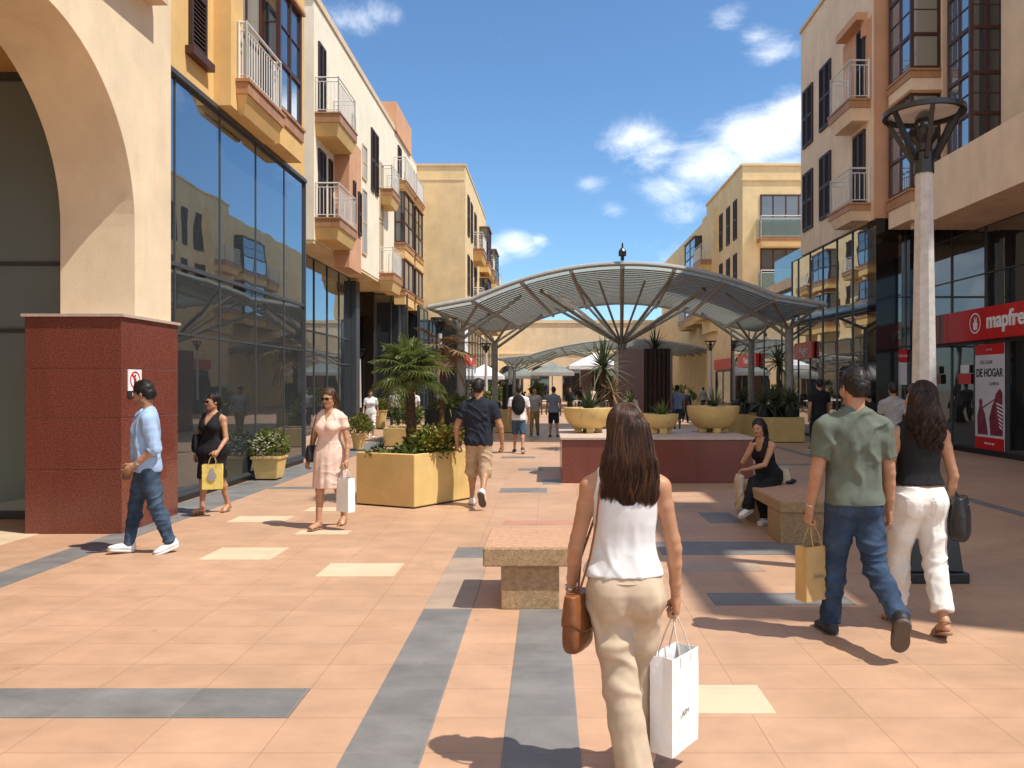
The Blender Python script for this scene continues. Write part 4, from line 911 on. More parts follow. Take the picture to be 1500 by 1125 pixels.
def cafe_chair(x,y,rz,label):
    t = thing('cafe_chair',(x,y,0),label,'chair','café chairs',0)
    c,s_ = math.cos(rz),math.sin(rz); fr = ((x,y,0),(c,s_,0),(s_,-c,0))
    b = MB(*fr); b.lb(-.21,.21,.43,.46,-.21,.21); b.build('seat', M['black'], t)
    b = MB(*fr); b.lb(-.21,.21,.55,.86,-.22,-.19); b.build('backrest', M['black'], t)
    for u in (-.19,.19):
        for w in (-.19,.19): b = MB(*fr); b.lb(u-.015,u+.015,0,.43 if w > 0 else .86,w-.015-.02*(w<0),w+.015-.02*(w<0)); b.build('leg', M['steel'], t)
for k,(x,y) in enumerate(((-.4,48),(1.6,46.5),(-1.9,52),(3.6,47.5))):
    cafe_table(x,y,'small round white café table among the far parasols')
    cafe_chair(x-.62,y,1.57,'dark café chair at a small round table among the far parasols'); cafe_chair(x+.62,y,-1.57,'dark café chair at a small round table among the far parasols')

for k,(x,y,h,r) in enumerate(((-2.9,44,1.1,.6),(7.2,43,1.2,.7),(-.9,62,1.3,.8),(4.9,51,1.0,.55),(-4.2,58,1.6,.9))):
    t = thing('potted_bush',(x,y,0),('bush in a dark tub near the left far lamp','bush in a dark tub before the right shops','bush in a dark tub deep under the second canopy','small bush in a dark tub behind the granite block','largest bush in a dark tub by the left far shops')[k],'plant','potted bushes far down the street')
    b = MB(); b.lathe([(.3,0),(.38,h*.45),(.34,h*.45),(0,h*.42)],(x,y,0),16); b.build('tub', M['black'], t)
    bush('foliage',(x,y,h*.45+r*.6),(r,r,r*.9),500,.2,'leaf',t,80+k)

t = thing('dark_disc',(4.76,10.75,0),'round dark disc flat on the paving behind the woman in white jeans','manhole cover')
b = MB(); b.lathe([(.24,0),(.24,.006),(.20,.007)],(4.76,10.75,0),32); b.build('flat_disc', M['black'], t)  # plain dark disc set flat on the paving
# ------------------------------------------------------------ people: signed-distance bodies meshed with surface nets
V3 = lambda *a: np.array(a, dtype=np.float64)
def nrm(v): v = np.asarray(v, float); return v/max(1e-9, np.linalg.norm(v))
def rotx(a): c,s = math.cos(a),math.sin(a); return np.array([[1,0,0],[0,c,-s],[0,s,c]])
def rotz(a): c,s = math.cos(a),math.sin(a); return np.array([[c,-s,0],[s,c,0],[0,0,1]])
def roty(a): c,s = math.cos(a),math.sin(a); return np.array([[c,0,s],[0,1,0],[-s,0,c]])
def rc(a, b, ra, rb, k=.02, op='u', flat=False):
    """tapered capsule"""
    a = np.asarray(a,float); b = np.asarray(b,float); ab = b-a; L2 = max(1e-9, ab@ab)
    def f(Q):
        d = Q-a; t = np.clip((d@ab)/L2,0,1)
        e = np.sqrt(((d-t[...,None]*ab)**2).sum(-1))-(ra+(rb-ra)*t)
        return np.maximum(e, (d@ab)/math.sqrt(L2)-math.sqrt(L2)) if flat else e
    m = max(ra,rb); return (f, np.minimum(a,b)-m, np.maximum(a,b)+m, k, op)
def ell(c, r, rot=None, k=.02, op='u'):
    c = np.asarray(c,float); r = np.asarray(r,float); rot = np.eye(3) if rot is None else rot
    def f(Q):
        q = (Q-c)@rot; k0 = np.sqrt(((q/r)**2).sum(-1)); k1 = np.sqrt(((q/r**2)**2).sum(-1))
        return k0*(k0-1)/np.maximum(k1,1e-6)
    ext = np.sqrt(((rot*r)**2).sum(1)); return (f, c-ext, c+ext, k, op)
def prof(o, rot, ts, rx, ry, yo=None, xo=None, k=.02, op='u', ex=2.3, cap=True, extra=None):
    """body of elliptical sections stacked along the local z axis of rot"""
    o = np.asarray(o,float); ts = np.asarray(ts,float); rx = np.asarray(rx,float); ry = np.asarray(ry,float)
    yo = np.zeros_like(ts) if yo is None else np.asarray(yo,float); xo = np.zeros_like(ts) if xo is None else np.asarray(xo,float)
    tt = np.linspace(ts[0],ts[-1],120)
    def smooth(v):
        w = np.interp(tt,ts,v); kk = 9; pad = np.concatenate([np.full(kk,w[0]),w,np.full(kk,w[-1])]); ker = np.hanning(2*kk+1); ker /= ker.sum()
        return np.convolve(pad,ker,'valid')
    RX,RY,YO,XO = smooth(rx),smooth(ry),smooth(yo),smooth(xo)
    def f(Q):
        q = (Q-o)@rot; z = q[...,2]; a = np.interp(z,tt,RX); b = np.interp(z,tt,RY); y = q[...,1]-np.interp(z,tt,YO); x = q[...,0]-np.interp(z,tt,XO)
        if extra is not None: a, b = extra(x,y,z,a,b)
        e = ((np.abs(x)/a)**ex+(np.abs(y)/b)**ex)**(1/ex)
        d = (e-1)*np.minimum(a,b)
        return np.maximum(d, np.maximum(ts[0]-z, z-ts[-1])) if cap else d
    m = max(rx.max(),ry.max())+max(np.abs(yo).max(),np.abs(xo).max())
    lo = np.array([-m,-m,ts[0]]); hi = np.array([m,m,ts[-1]])
    cs = np.array([[x,y,z] for x in (lo[0],hi[0]) for y in (lo[1],hi[1]) for z in (lo[2],hi[2])])@rot.T+o
    return (f, cs.min(0), cs.max(0), k, op)
def cut(f):  # keep where f<0
    return (f, None, None, 0, 'i')
def smin(a,b,k):
    if k <= 0: return np.minimum(a,b)
    h = np.maximum(k-np.abs(a-b),0)/k; return np.minimum(a,b)-h*h*k*.25
def field(prims, vox, pad=.03):
    los = [p[1] for p in prims if p[4]=='u']; his = [p[2] for p in prims if p[4]=='u']
    lo = np.min(los,0)-pad; hi = np.max(his,0)+pad; n = np.ceil((hi-lo)/vox).astype(int)+1
    D = np.full(n, .2, dtype=np.float32); ax = [lo[i]+vox*np.arange(n[i]) for i in range(3)]
    for f,a,b,k,op in prims:
        if op == 'o': D -= k; continue
        if a is None: i0 = np.zeros(3,int); i1 = n
        else:
            m = k+4*vox+.012; i0 = np.clip(np.floor((a-m-lo)/vox).astype(int),0,n); i1 = np.clip(np.ceil((b+m-lo)/vox).astype(int)+1,0,n)
        if np.any(i1 <= i0): continue
        sl = tuple(slice(i0[i],i1[i]) for i in range(3))
        Q = np.stack(np.meshgrid(ax[0][sl[0]],ax[1][sl[1]],ax[2][sl[2]],indexing='ij'),-1)
        d = f(Q); cur = D[sl]
        if op == 'u': D[sl] = smin(cur,d,k)
        elif op == 's': D[sl] = -smin(-cur,d,k)
        else: D[sl] = np.maximum(cur,d)
    return D, lo, vox
def nets(D, lo, vox, smooth=2):
    s = D < 0; n = np.array(D.shape)
    cnt = sum(s[i:n[0]-1+i, j:n[1]-1+j, k:n[2]-1+k].astype(np.int8) for i in (0,1) for j in (0,1) for k in (0,1))
    act = (cnt > 0) & (cnt < 8); idx = np.argwhere(act)
    if len(idx) == 0: return np.zeros((0,3)), np.zeros((0,4),int)
    vid = np.full(act.shape, -1, dtype=np.int64); vid[act] = np.arange(len(idx))
    acc = np.zeros((len(idx),3)); w = np.zeros(len(idx))
    cor = [(i,j,k) for i in (0,1) for j in (0,1) for k in (0,1)]
    val = {c: D[idx[:,0]+c[0],idx[:,1]+c[1],idx[:,2]+c[2]].astype(float) for c in cor}
    for c in cor:
        for a in range(3):
            if c[a] == 0:
                e = list(c); e[a] = 1; e = tuple(e); va,vb = val[c],val[e]; m = (va<0)!=(vb<0)
                t = np.where(m, va/np.where(np.abs(va-vb)<1e-9,1,va-vb), 0)
                p = np.array(c,float)[None]+t[:,None]*(np.array(e)-np.array(c))[None]
                acc += p*m[:,None]; w += m
    v = lo+vox*(idx+acc/w[:,None]); faces = []
    for a in range(3):
        b,c = (a+1)%3,(a+2)%3; sl0 = [slice(None)]*3; sl1 = [slice(None)]*3; sl0[a] = slice(0,-1); sl1[a] = slice(1,None)
        x = s[tuple(sl0)]; y = s[tuple(sl1)]; e = np.argwhere(x!=y); e = e[(e[:,b]>0)&(e[:,c]>0)&(e[:,b]<n[b]-1)&(e[:,c]<n[c]-1)]
        fl = x[tuple(e.T)]; q = []
        for db,dc in ((-1,-1),(0,-1),(0,0),(-1,0)):
            g = e.copy(); g[:,b] += db; g[:,c] += dc; q.append(vid[tuple(g.T)])
        q = np.stack(q,1); q[~fl] = q[~fl][:,::-1]; faces.append(q)
    f = np.concatenate(faces); f = f[(f>=0).all(1)]
    ed = np.concatenate([f[:,[0,1]],f[:,[1,2]],f[:,[2,3]],f[:,[3,0]]])
    for it in range(smooth):
        for lam in (.55,-.5):
            sm = np.zeros_like(v); np.add.at(sm, ed[:,0], v[ed[:,1]]); np.add.at(sm, ed[:,1], v[ed[:,0]])
            dg = np.bincount(ed.ravel(), minlength=len(v)); v = v+lam*(sm/np.maximum(dg,1)[:,None]-v)
    return v, f
LAT = np.random.RandomState(11).rand(32,32,32)
def vnoise(Pn):
    i = np.floor(Pn).astype(int); f = Pn-i; f = f*f*(3-2*f); r = 0
    for a in (0,1):
        for b in (0,1):
            for c in (0,1):
                wt = (f[:,0] if a else 1-f[:,0])*(f[:,1] if b else 1-f[:,1])*(f[:,2] if c else 1-f[:,2])
                r = r+wt*LAT[(i[:,0]+a)%32,(i[:,1]+b)%32,(i[:,2]+c)%32]
    return r*2-1
def vnormals(v,f):
    n = np.cross(v[f[:,2]]-v[f[:,0]], v[f[:,3]]-v[f[:,1]]); N = np.zeros_like(v)
    for k in range(4): np.add.at(N,f[:,k],n)
    return N/np.maximum(np.linalg.norm(N,axis=1),1e-9)[:,None]
SDIR = (((.80,.15,.60),6.5),((-.82,.15,.58),6),((1,.25,.10),7))
PDIR = (((.25,.1,1),10),((-.35,.1,.95),8.5),((1,.4,.18),9),((.8,-.6,-.25),8))
DDIR = (((1,.2,.1),9),((.5,1,.1),8),((.3,.1,1),7))
def wrinkle(v,f,amp=.006,freq=(7,7,13),seed=0,ridge=.6,mask=None,octs=2,dirs=None):
    if amp <= 0: return v
    N = vnormals(v,f); fr = np.array(freq,float); w = np.stack([vnoise(v*4+seed+i*7.3) for i in range(3)],1)*.35
    tot = 0; a = 1
    for o in range(octs):
        q = (v+w*.1)*fr*(1.9**o)+seed*3.7+o*5; nz_ = vnoise(q)
        tot = tot+a*(ridge*(1-2*np.abs(nz_))*.8+(1-ridge)*nz_); a *= .5
    if dirs:
        tot = tot*.30
        for i,(d,fr_) in enumerate(dirs):
            d = np.array(d,float); d /= np.linalg.norm(d); k_ = seed*1.7+i*11.3
            ph = (v@d)*fr_*1.15+1.1*vnoise(v*3.2+k_)+.35*vnoise(v*9+k_*1.3)
            cr = (.5+.5*np.sin(2*math.pi*ph))**3; mk = np.clip(vnoise(v*np.array([4.2,4.2,3.2])+k_*2.1+3)*2.0+.15,0,1)
            tot = tot+1.25*cr*mk
        tot = tot-.25
    if mask is not None: tot = tot*mask(v)
    return v+N*(amp*np.maximum(tot,-.45))[:,None]
def np_mesh(name, v, f, mat_, parent=None, col=None):
    me = bpy.data.meshes.new(name)
    me.vertices.add(len(v)); me.vertices.foreach_set('co', v.astype(np.float32).ravel())
    k = f.shape[1]; me.loops.add(f.size); me.loops.foreach_set('vertex_index', f.astype(np.int32).ravel()); me.polygons.add(len(f))
    me.polygons.foreach_set('loop_start', np.arange(0,f.size,k,dtype=np.int32)); me.update(calc_edges=True); me.validate()
    me.polygons.foreach_set('use_smooth', np.ones(len(me.polygons),bool))
    if col is not None:
        a = me.color_attributes.new('tint','FLOAT_COLOR','POINT'); a.data.foreach_set('color', np.concatenate([col,np.ones((len(col),1))],1).astype(np.float32).ravel())
    me.materials.append(mat_); o = bpy.data.objects.new(name, me); COL.objects.link(o)
    if parent is not None: o.parent = parent
    return o
def sdf(name, prims, vox, mat_, parent, wr=None, smooth=2, pad=.03):
    D,lo,vx = field(prims,vox,pad); v,f = nets(D,lo,vx,smooth)
    if wr:
        wr = dict(wr)
        if name in ('shirt','tee_shirt','tank_top','sleeveless_top'): wr.setdefault('dirs',SDIR)
        elif name == 'trousers': wr.setdefault('dirs',PDIR)
        elif name == 'dress': wr.setdefault('dirs',DDIR)
        v = wrinkle(v,f,**wr)
    return np_mesh(name,v,f,mat_,parent)

SKIN = {}
def skin(tone):
    if tone not in SKIN: SKIN[tone] = mat('skin_%d' % len(SKIN), tone, .45, .10, 11, .10, 160, .42, sss=.10, attr='tint', col2=(tone[0]*1.12,tone[1]*1.04,tone[2]*1.0))
    return SKIN[tone]
def cloth(name, col, rough=.85, var=.10, bump=.18, bs=420, col2=None, vs=9, fold=0):
    return mat(name, col, rough, var, vs, bump, bs, .25, col2=col2, fold=fold)
def denim(name, col, fade):
    return mat(name, col, .85, .18, 5, .25, 520, .2, col2=fade)

class Body:
    """skeleton in a local frame: x right, y forward, z up; origin on the ground below the pelvis"""
    def __init__(s, H=1.72, sex='f', legs=None, arms=None, lean=0, head=(0,0), width=1.0, seat=None, turn=0, depth=1.0, toe=(8,8), hipw=1.0):
        s.H = H; s.sex = sex; s.w = width; s.dp = depth; s.hipw = hipw
        h = H; fem = sex == 'f'
        legs = legs or {'L':(15,5,3,0),'R':(-12,18,3,-20)}; arms = arms or {'L':(0,8,10),'R':(0,8,10)}
        pel = V3(0,0,.515*h); s.lean = lean
        s.T = rotz(R(turn))@rotx(-R(lean))               # torso frame
        s.hipx = (.052 if fem else .050)*h*hipw
        s.leg = {}; lows = []
        for sd,sg in (('L',-1),('R',1)):
            fl,kn,ab,pt = legs[sd][:4]; hip = pel+V3(sg*s.hipx,0,-.02*h)
            def dr(a,b_): return nrm(V3(sg*math.sin(R(b_)),math.sin(R(a))*math.cos(R(b_)),-math.cos(R(a))*math.cos(R(b_))))
            ab2 = legs[sd][4] if len(legs[sd]) > 4 else ab
            knee = hip+dr(fl,ab)*.232*h; ank = knee+dr(fl-kn,ab2)*.228*h
            yaw = -sg*R(toe[0 if sd=='L' else 1]); ps = R(pt)
            F = rotz(yaw)@rotx(ps)                       # foot frame: y toe, z up
            heel = ank+F@V3(0,-.028*h,-.045*h); toep = ank+F@V3(0,.100*h,-.045*h); ball = ank+F@V3(0,.068*h,-.045*h)
            s.leg[sd] = dict(hip=hip,knee=knee,ank=ank,F=F,heel=heel,toe=toep,ball=ball,sg=sg); lows += [heel[2],ball[2],toep[2]]
        dz = (seat-(.515*h-.075*h)) if seat is not None else -min(lows)
        off = V3(0,0,dz)
        for l in s.leg.values():
            for k in ('hip','knee','ank','heel','toe','ball'): l[k] = l[k]+off
        s.pel = pel+off
        s.sp = s.pel.copy()
        def tp(x,y,z): return s.sp+s.T@(V3(x*h,y*h,(z-.515)*h))
        s.tp = tp
        s.neck = tp(0,-.008,.835); sx = (.097 if fem else .107)*width
        s.arm = {}
        for sd,sg in (('L',-1),('R',1)):
            A = arms[sd]; sh = tp(sg*sx,-.008,.787); ul,fl_ = .172*h,.145*h
            if A[0] == 'ik':
                tgt = np.asarray(A[1],float); pole = nrm(A[2]); d = tgt-sh; L = min(np.linalg.norm(d),ul+fl_-.004); d = nrm(d)
                ca = (ul*ul+L*L-fl_*fl_)/(2*ul*L); a = math.acos(np.clip(ca,-1,1)); pp = nrm(pole-d*(pole@d))
                el = sh+d*ul*math.cos(a)+pp*ul*math.sin(a); wr_ = sh+d*L
            else:
                fx,ab,eb = A[:3]; inw = A[3] if len(A) > 3 else 0
                u = V3(sg*math.sin(R(ab)),math.sin(R(fx))*math.cos(R(ab)),-math.cos(R(fx))*math.cos(R(ab)))
                g = R(fx+eb); ab2 = R(ab*.5-inw); v = V3(sg*math.sin(ab2),math.sin(g)*math.cos(ab2),-math.cos(g)*math.cos(ab2))
                el = sh+u*ul; wr_ = el+v*fl_
            d = nrm(wr_-el); inn = V3(-sg,0,0)+V3(0,.25,0); inn = nrm(inn-d*(inn@d)); th = np.cross(d,inn)*1.0
            if th@V3(0,1,.4) < 0: th = -th
            s.arm[sd] = dict(sh=sh,el=el,wr=wr_,d=d,n=inn,t=th,sg=sg)
        y,p = head; s.Rh = rotz(R(y))@rotx(-R(p)); s.hs = (h/1.72)*(1.0 if not fem else .97)
        s.chin = s.neck+s.T@V3(0,.0,.028*h)+V3(0,.012,0)+V3(0,.0,.012*h)
        s.hc = s.chin-s.Rh@V3(0,.03*s.hs,0)+V3(0,.035*s.hs,0)
    def hp(s,x,y,z): return s.hc+s.Rh@(V3(x,y,z)*s.hs)
    def torso_sections(s):
        if s.sex == 'f':
            z = [.462,.485,.51,.535,.565,.60,.635,.67,.70,.735,.77,.80,.82,.838]
            rx= [.060,.088,.102,.103,.097,.083,.0745,.077,.083,.088,.088,.086,.062,.034]
            ry= [.045,.060,.069,.068,.062,.055,.052,.055,.060,.066,.060,.048,.040,.033]
            yo= [-.004,-.008,-.012,-.010,-.004,0,.002,.002,.003,.006,.001,-.006,-.009,-.008]
            for i in range(6): rx[i] *= s.hipw
        else:
            z = [.462,.485,.51,.535,.565,.60,.635,.67,.70,.735,.77,.80,.822,.84]
            rx= [.060,.085,.094,.094,.091,.088,.088,.092,.098,.104,.106,.103,.072,.040]
            ry= [.045,.058,.064,.064,.061,.060,.060,.062,.066,.068,.062,.052,.044,.038]
            yo= [-.004,-.008,-.010,-.008,-.003,0,.002,.002,.001,.001,-.003,-.008,-.010,-.008]
        h = s.H; z = (np.array(z)-.515)*h
        return z, np.array(rx)*h*s.w, np.array(ry)*h*s.dp, np.array(yo)*h
    def torso(s, off=0, z0=None, z1=None, k=.03, scale=None, ex=2.35):
        z,rx,ry,yo = s.torso_sections(); rx = rx+off; ry = ry+off
        if scale is not None:
            m = np.interp(z/s.H+.515,scale[0],scale[1]); rx = rx*m; ry = ry*m
        if z0 is not None:
            a = (z0-.515)*s.H; b = (z1-.515)*s.H; zz = np.unique(np.concatenate([[a],z[(z>a)&(z<b)],[b]]))
            rx,ry,yo = (np.interp(zz,z,q) for q in (rx,ry,yo)); z = zz
        return prof(s.sp,s.T,z,rx,ry,yo,k=k,ex=ex)
    def glutes(s, off=0):
        h = s.H; r = .056*h if s.sex=='f' else .050*h; o = []
        for sg in (-1,1): o.append(ell(s.tp(sg*.043*s.hipw,-.030,.497),V3(r*.96,r*.95,r*1.1)+off,k=.03))
        return o
    def legp(s, off=0, upper=True, lower=True, k=.035, cuff=None, scale=(1,1,1)):
        h = s.H; o = []; f = s.sex=='f'
        for sd,l in s.leg.items():
            a = (.052 if f else .050)*h*scale[0]*s.hipw; m = .031*h*scale[1]; c = .0305*h*scale[1]; n = .0185*h*scale[2]
            sg = l['sg']; top = l['hip']+V3(-sg*.004*h,-.004*h,-.01*h); mid = top+(l['knee']-top)*.55
            if upper: o += [rc(top,mid,a+off,a*.82+off,k), rc(mid,l['knee'],a*.82+off,m+off,.02)]
            if lower:
                d = l['ank']-l['knee']; back = nrm(np.cross(np.cross(d,V3(0,1,0) if abs(nrm(d)[1])<.9 else V3(0,0,1)),d))
                q = l['knee']+d*.28-back*.010*h
                o += [rc(l['knee'],q,m*.97+off,c*1.04+off,.02), rc(q,l['knee']+d*.62,c*1.04+off,n*1.15+off,.02), rc(l['knee']+d*.6,l['ank'],n*1.2+off,n+off,.015)]
        return o
    def traps(s, off=0):
        h = s.H; o = []
        for sd,sg in (('L',-1),('R',1)):
            a = s.arm[sd]; o += [rc(s.tp(sg*.022,-.016,.842),s.tp(sg*.075*s.w,-.010,.808),.021*h+off,.021*h+off,.03), rc(s.tp(sg*.070*s.w,-.008,.796),a['sh'],.026*h+off,.0255*h+off,.03)]
        return o
    def armp(s, off=0, sides='LR', t0=0, t1=2, k=.03, sc=1.0, flat=False):
        """t measured in bones: 0 shoulder, 1 elbow, 2 wrist"""
        h = s.H; f = s.sex=='f'; o = []
        R_ = np.array([.0285,.0275,.0235,.0225,.0215,.0175,.0145])*(h*(.88 if f else 1.06)); tt = np.array([0,.3,.85,1.0,1.3,1.7,2.0]); R_ = R_*np.interp(tt,[0,.5],[1+(sc-1)*.3,sc])
        for sd in sides:
            a = s.arm[sd]
            def pt(t): return a['sh']+(a['el']-a['sh'])*t if t <= 1 else a['el']+(a['wr']-a['el'])*(t-1)
            ts = np.unique(np.concatenate([[t0],tt[(tt>t0)&(tt<t1)],[t1]])); first = True
            for i in range(len(ts)-1):
                ra,rb = np.interp(ts[i:i+2],tt,R_); o.append(rc(pt(ts[i]),pt(ts[i+1]),ra+off,rb+off,k if first and t0==0 else .012,'u',flat and i==len(ts)-2)); first = False
        return o
    def feet(s, off=0):
        o = []; h = s.H
        for l in s.leg.values():
            F = l['F']; r = .020*h
            o += [rc(l['ank']+F@V3(0,-.006*h,0),l['heel']+F@V3(0,.012*h,r*.8),.019*h+off,r*.85+off,.02),
                  ell(l['ank']+F@V3(0,.035*h,-.026*h),V3(.024*h,.05*h,.019*h)+off,F,.025), ell(l['ank']+F@V3(.002*h*l['sg'],.070*h,-.033*h),V3(.0265*h,.032*h,.0115*h)+off,F,.02)]
            for i in range(5):
                q = l['ank']+F@V3(-l['sg']*(.018-.009*i)*h,(.098-.0045*i*i*.5)*h,-.0385*h); o.append(ell(q,V3(.0058,.011,.0058)*h*(1.2 if i==0 else .9),F,.006))
        return o
    def headp(s, ears=True):
        hp = s.hp; q = s.hs; Rh = s.Rh; m = s.sex=='m'
        o = [ell(hp(0,-.012,.135),V3(.0745,.094,.090)*q,Rh,.02), ell(hp(0,.028,.080),V3(.060,.062,.080)*q,Rh,.025),
             ell(hp(0,.064,.016),V3(.026 if m else .021,.022,.019)*q,Rh,.022), rc(hp(-.048,.006,.036),hp(-.014,.062,.014),.016*q,.015*q,.025), rc(hp(.048,.006,.036),hp(.014,.062,.014),.016*q,.015*q,.025),
             ell(hp(-.038,.058,.078),V3(.024,.022,.026)*q,Rh,.02), ell(hp(.038,.058,.078),V3(.024,.022,.026)*q,Rh,.02),
             ell(hp(0,.080,.126),V3(.048,.013,.011)*q,Rh,.015),
             ell(hp(-.031,.098,.108),V3(.018,.016,.012)*q,Rh,.012,'s'), ell(hp(.031,.098,.108),V3(.018,.016,.012)*q,Rh,.012,'s'),
             rc(hp(0,.088,.112),hp(0,.108,.076),.0075*q,.0115*q,.010), ell(hp(-.012,.096,.071),V3(.0075,.010,.0065)*q,Rh,.006), ell(hp(.012,.096,.071),V3(.0075,.010,.0065)*q,Rh,.006),
             ell(hp(0,.088,.049),V3(.022,.0115,.0055)*q,Rh,.006), ell(hp(0,.087,.040),V3(.020,.0115,.006)*q,Rh,.006),
             rc(s.neck-s.T@V3(0,.004,.03*s.H),hp(0,-.018,.045),(.034 if m else .029)*s.H,(.033 if m else .027)*s.H,.03)]
        if ears:
            for sg in (-1,1): o += [ell(hp(sg*.076,-.008,.098),V3(.008,.019,.031)*q,Rh@rotz(sg*.35),.006), ell(hp(sg*.083,-.002,.102),V3(.006,.010,.017)*q,Rh,.004,'s')]
        return o
    def hand(s, sd, grip=0.0, spread=.2, pose=None):
        a = s.arm[sd]; h = s.H*(.97 if s.sex=='f' else 1.04); W_ = a['wr']; d,n,t = a['d'],a['n'],a['t']
        if pose is not None:
            d = nrm(pose[0]); n = nrm(np.asarray(pose[1],float)-d*(np.asarray(pose[1],float)@d)); t = np.cross(n,d) if sd=='L' else np.cross(d,n)
            if len(pose) > 2 and t@np.asarray(pose[2],float) < 0: t = -t
        F = np.stack([t,d,n],1); o = []
        o += [rc(W_-a['d']*.02*h/1.7,W_+d*.02,.0140*h*.95,.0150*h*.95,.01), ell(W_+d*.026*h,V3(.0200,.030,.0105)*h,F,.012), ell(W_+d*.038*h+t*.004*h,V3(.0225,.018,.0095)*h,F,.012), ell(W_+d*.018*h+t*.014*h+n*.004*h,V3(.010,.018,.010)*h,F,.01)]
        lens = [.041,.046,.043,.034]; offs = [.0172,.0060,-.0056,-.0166]
        for i in range(4):
            b = W_+d*(.052-.0022*(i==3)-.001*(i==0))*h+t*offs[i]*h; L = lens[i]*h; fan = spread*(1.5-i)*.12
            c1 = R(12+8*i*.4+62*grip); c2 = R(18+72*grip); c3 = R(12+35*grip)
            ang = 0; p = b; dd = nrm(d+t*fan)
            for ln,c_,r0,r1 in ((.46,c1,.0052,.0049),(.30,c2,.0049,.0045),(.24,c3,.0045,.0038)):
                ang += c_; v = dd*math.cos(ang)+n*math.sin(ang); e = p+v*L*ln; o.append(rc(p,e,r0*h,r1*h,.003)); p = e
        b = W_+d*.014*h+t*.016*h+n*.005*h; v = nrm(d*.75+t*(.62-.35*grip)+n*(.35+.6*grip)); e = b+v*.026*h; v2 = nrm(d*(.95)+t*(.15-.5*grip)+n*(.25+.7*grip)); e2 = e+v2*.021*h; e3 = e2+nrm(v2-t*.2)*.016*h
        o += [rc(b,e,.0078*h,.0062*h,.01), rc(e,e2,.0060*h,.0054*h,.004), rc(e2,e3,.0054*h,.0042*h,.004)]
        s.grip_pt = W_+d*.062*h+n*.018*h; a['grip'] = s.grip_pt
        return o

def make_person(name_label, loc, rz, B_, vox=.006, tone=(.42,.23,.14), hand_kw=None, feet=True, group=None, hvox=None, ears=True, face=True, lips=(.62,.36,.36), beard=0, fast=False):
    """root empty plus one continuous body mesh"""
    T = thing('person', loc, name_label, 'person', group, rz)
    hk = hand_kw or {}
    prims = [B_.torso()]+B_.glutes()+B_.traps()+B_.legp()+B_.armp()+B_.headp(ears)
    if B_.sex == 'f':
        for sg in (-1,1): prims.append(ell(B_.tp(sg*.040,.048,.722),V3(.036,.034,.036)*B_.H,k=.025))
    prims.append(rc(B_.tp(0,-.100*B_.dp,.540),B_.tp(0,-.072,.450),.006,.012,.022,'s'))
    if feet: prims += B_.feet()
    if fast:
        for sd in 'LR': prims += B_.hand(sd,**hk.get(sd,{}))
    D,lo,vx = field(prims,vox); v,f = nets(D,lo,vx,2)
    if not fast:
        for sd in 'LR':
            D,lo,vx = field(B_.hand(sd,**hk.get(sd,{})),hvox or min(vox*.55,.0032),.012); v2,f2 = nets(D,lo,vx,1); f = np.concatenate([f,f2+len(v)]); v = np.concatenate([v,v2])
    col = np.ones((len(v),3)); q = (v-B_.hc)@B_.Rh/B_.hs
    if face:
        m = np.exp(-((q[:,0]/.021)**4+((q[:,2]-.0445)/.011)**4))*(q[:,1]>.07); col = col*(1-m[:,None])+m[:,None]*np.array(lips)*1.15
        br = np.exp(-(((np.abs(q[:,0])-.031)/.019)**4+((q[:,2]-.124-.006*np.cos((np.abs(q[:,0])-.03)*60))/.0045)**4))*(q[:,1]>.05); col = col*(1-.82*br[:,None])
        if beard:
            bd = np.clip((.062-q[:,2])/.02,0,1)*(q[:,1]>-.02)*np.clip((q[:,2]+.02)/.02,0,1)*(np.abs(q[:,0])<.08); bd = np.maximum(bd,np.exp(-((q[:,0]/.026)**4+((q[:,2]-.060)/.006)**4))*(q[:,1]>.07)); bd *= (1-m); col = col*(1-beard*bd[:,None]*np.array([.6,.55,.5]))
    ob = np_mesh('body',v,f,skin(tone),T,col)
    if face and not fast:
        for sg in (-1,1):
            c = B_.hp(sg*.031,.0795,.108); b = MB(); r = .0112*B_.hs
            b.lathe([(r*math.sin(a),-r*math.cos(a)) for a in np.linspace(0.001,math.pi-.001,12)],tuple(c),16)
            e = b.build('eye', M['eyewhite'], T, smooth=True); e.matrix_parent_inverse = Matrix()
            c2 = c+B_.Rh@V3(0,.0075,0)*B_.hs; b = MB(); r = .0066*B_.hs
            b.lathe([(r*math.sin(a),-r*math.cos(a)) for a in np.linspace(0.001,math.pi-.001,8)],tuple(c2),12); e2 = b.build('iris', M['iris'], e, smooth=True); e2.matrix_parent_inverse = Matrix()
    return T
M['eyewhite'] = mat('eye_white',(.36,.33,.31),.25,.02); M['iris'] = mat('eye_iris',(.04,.02,.012),.15,.05)
def lcl(mb, name, mat_, T, **k):
    """part given in the person's own frame"""
    o = mb.build(name, mat_, None, **k); o.parent = T; return o

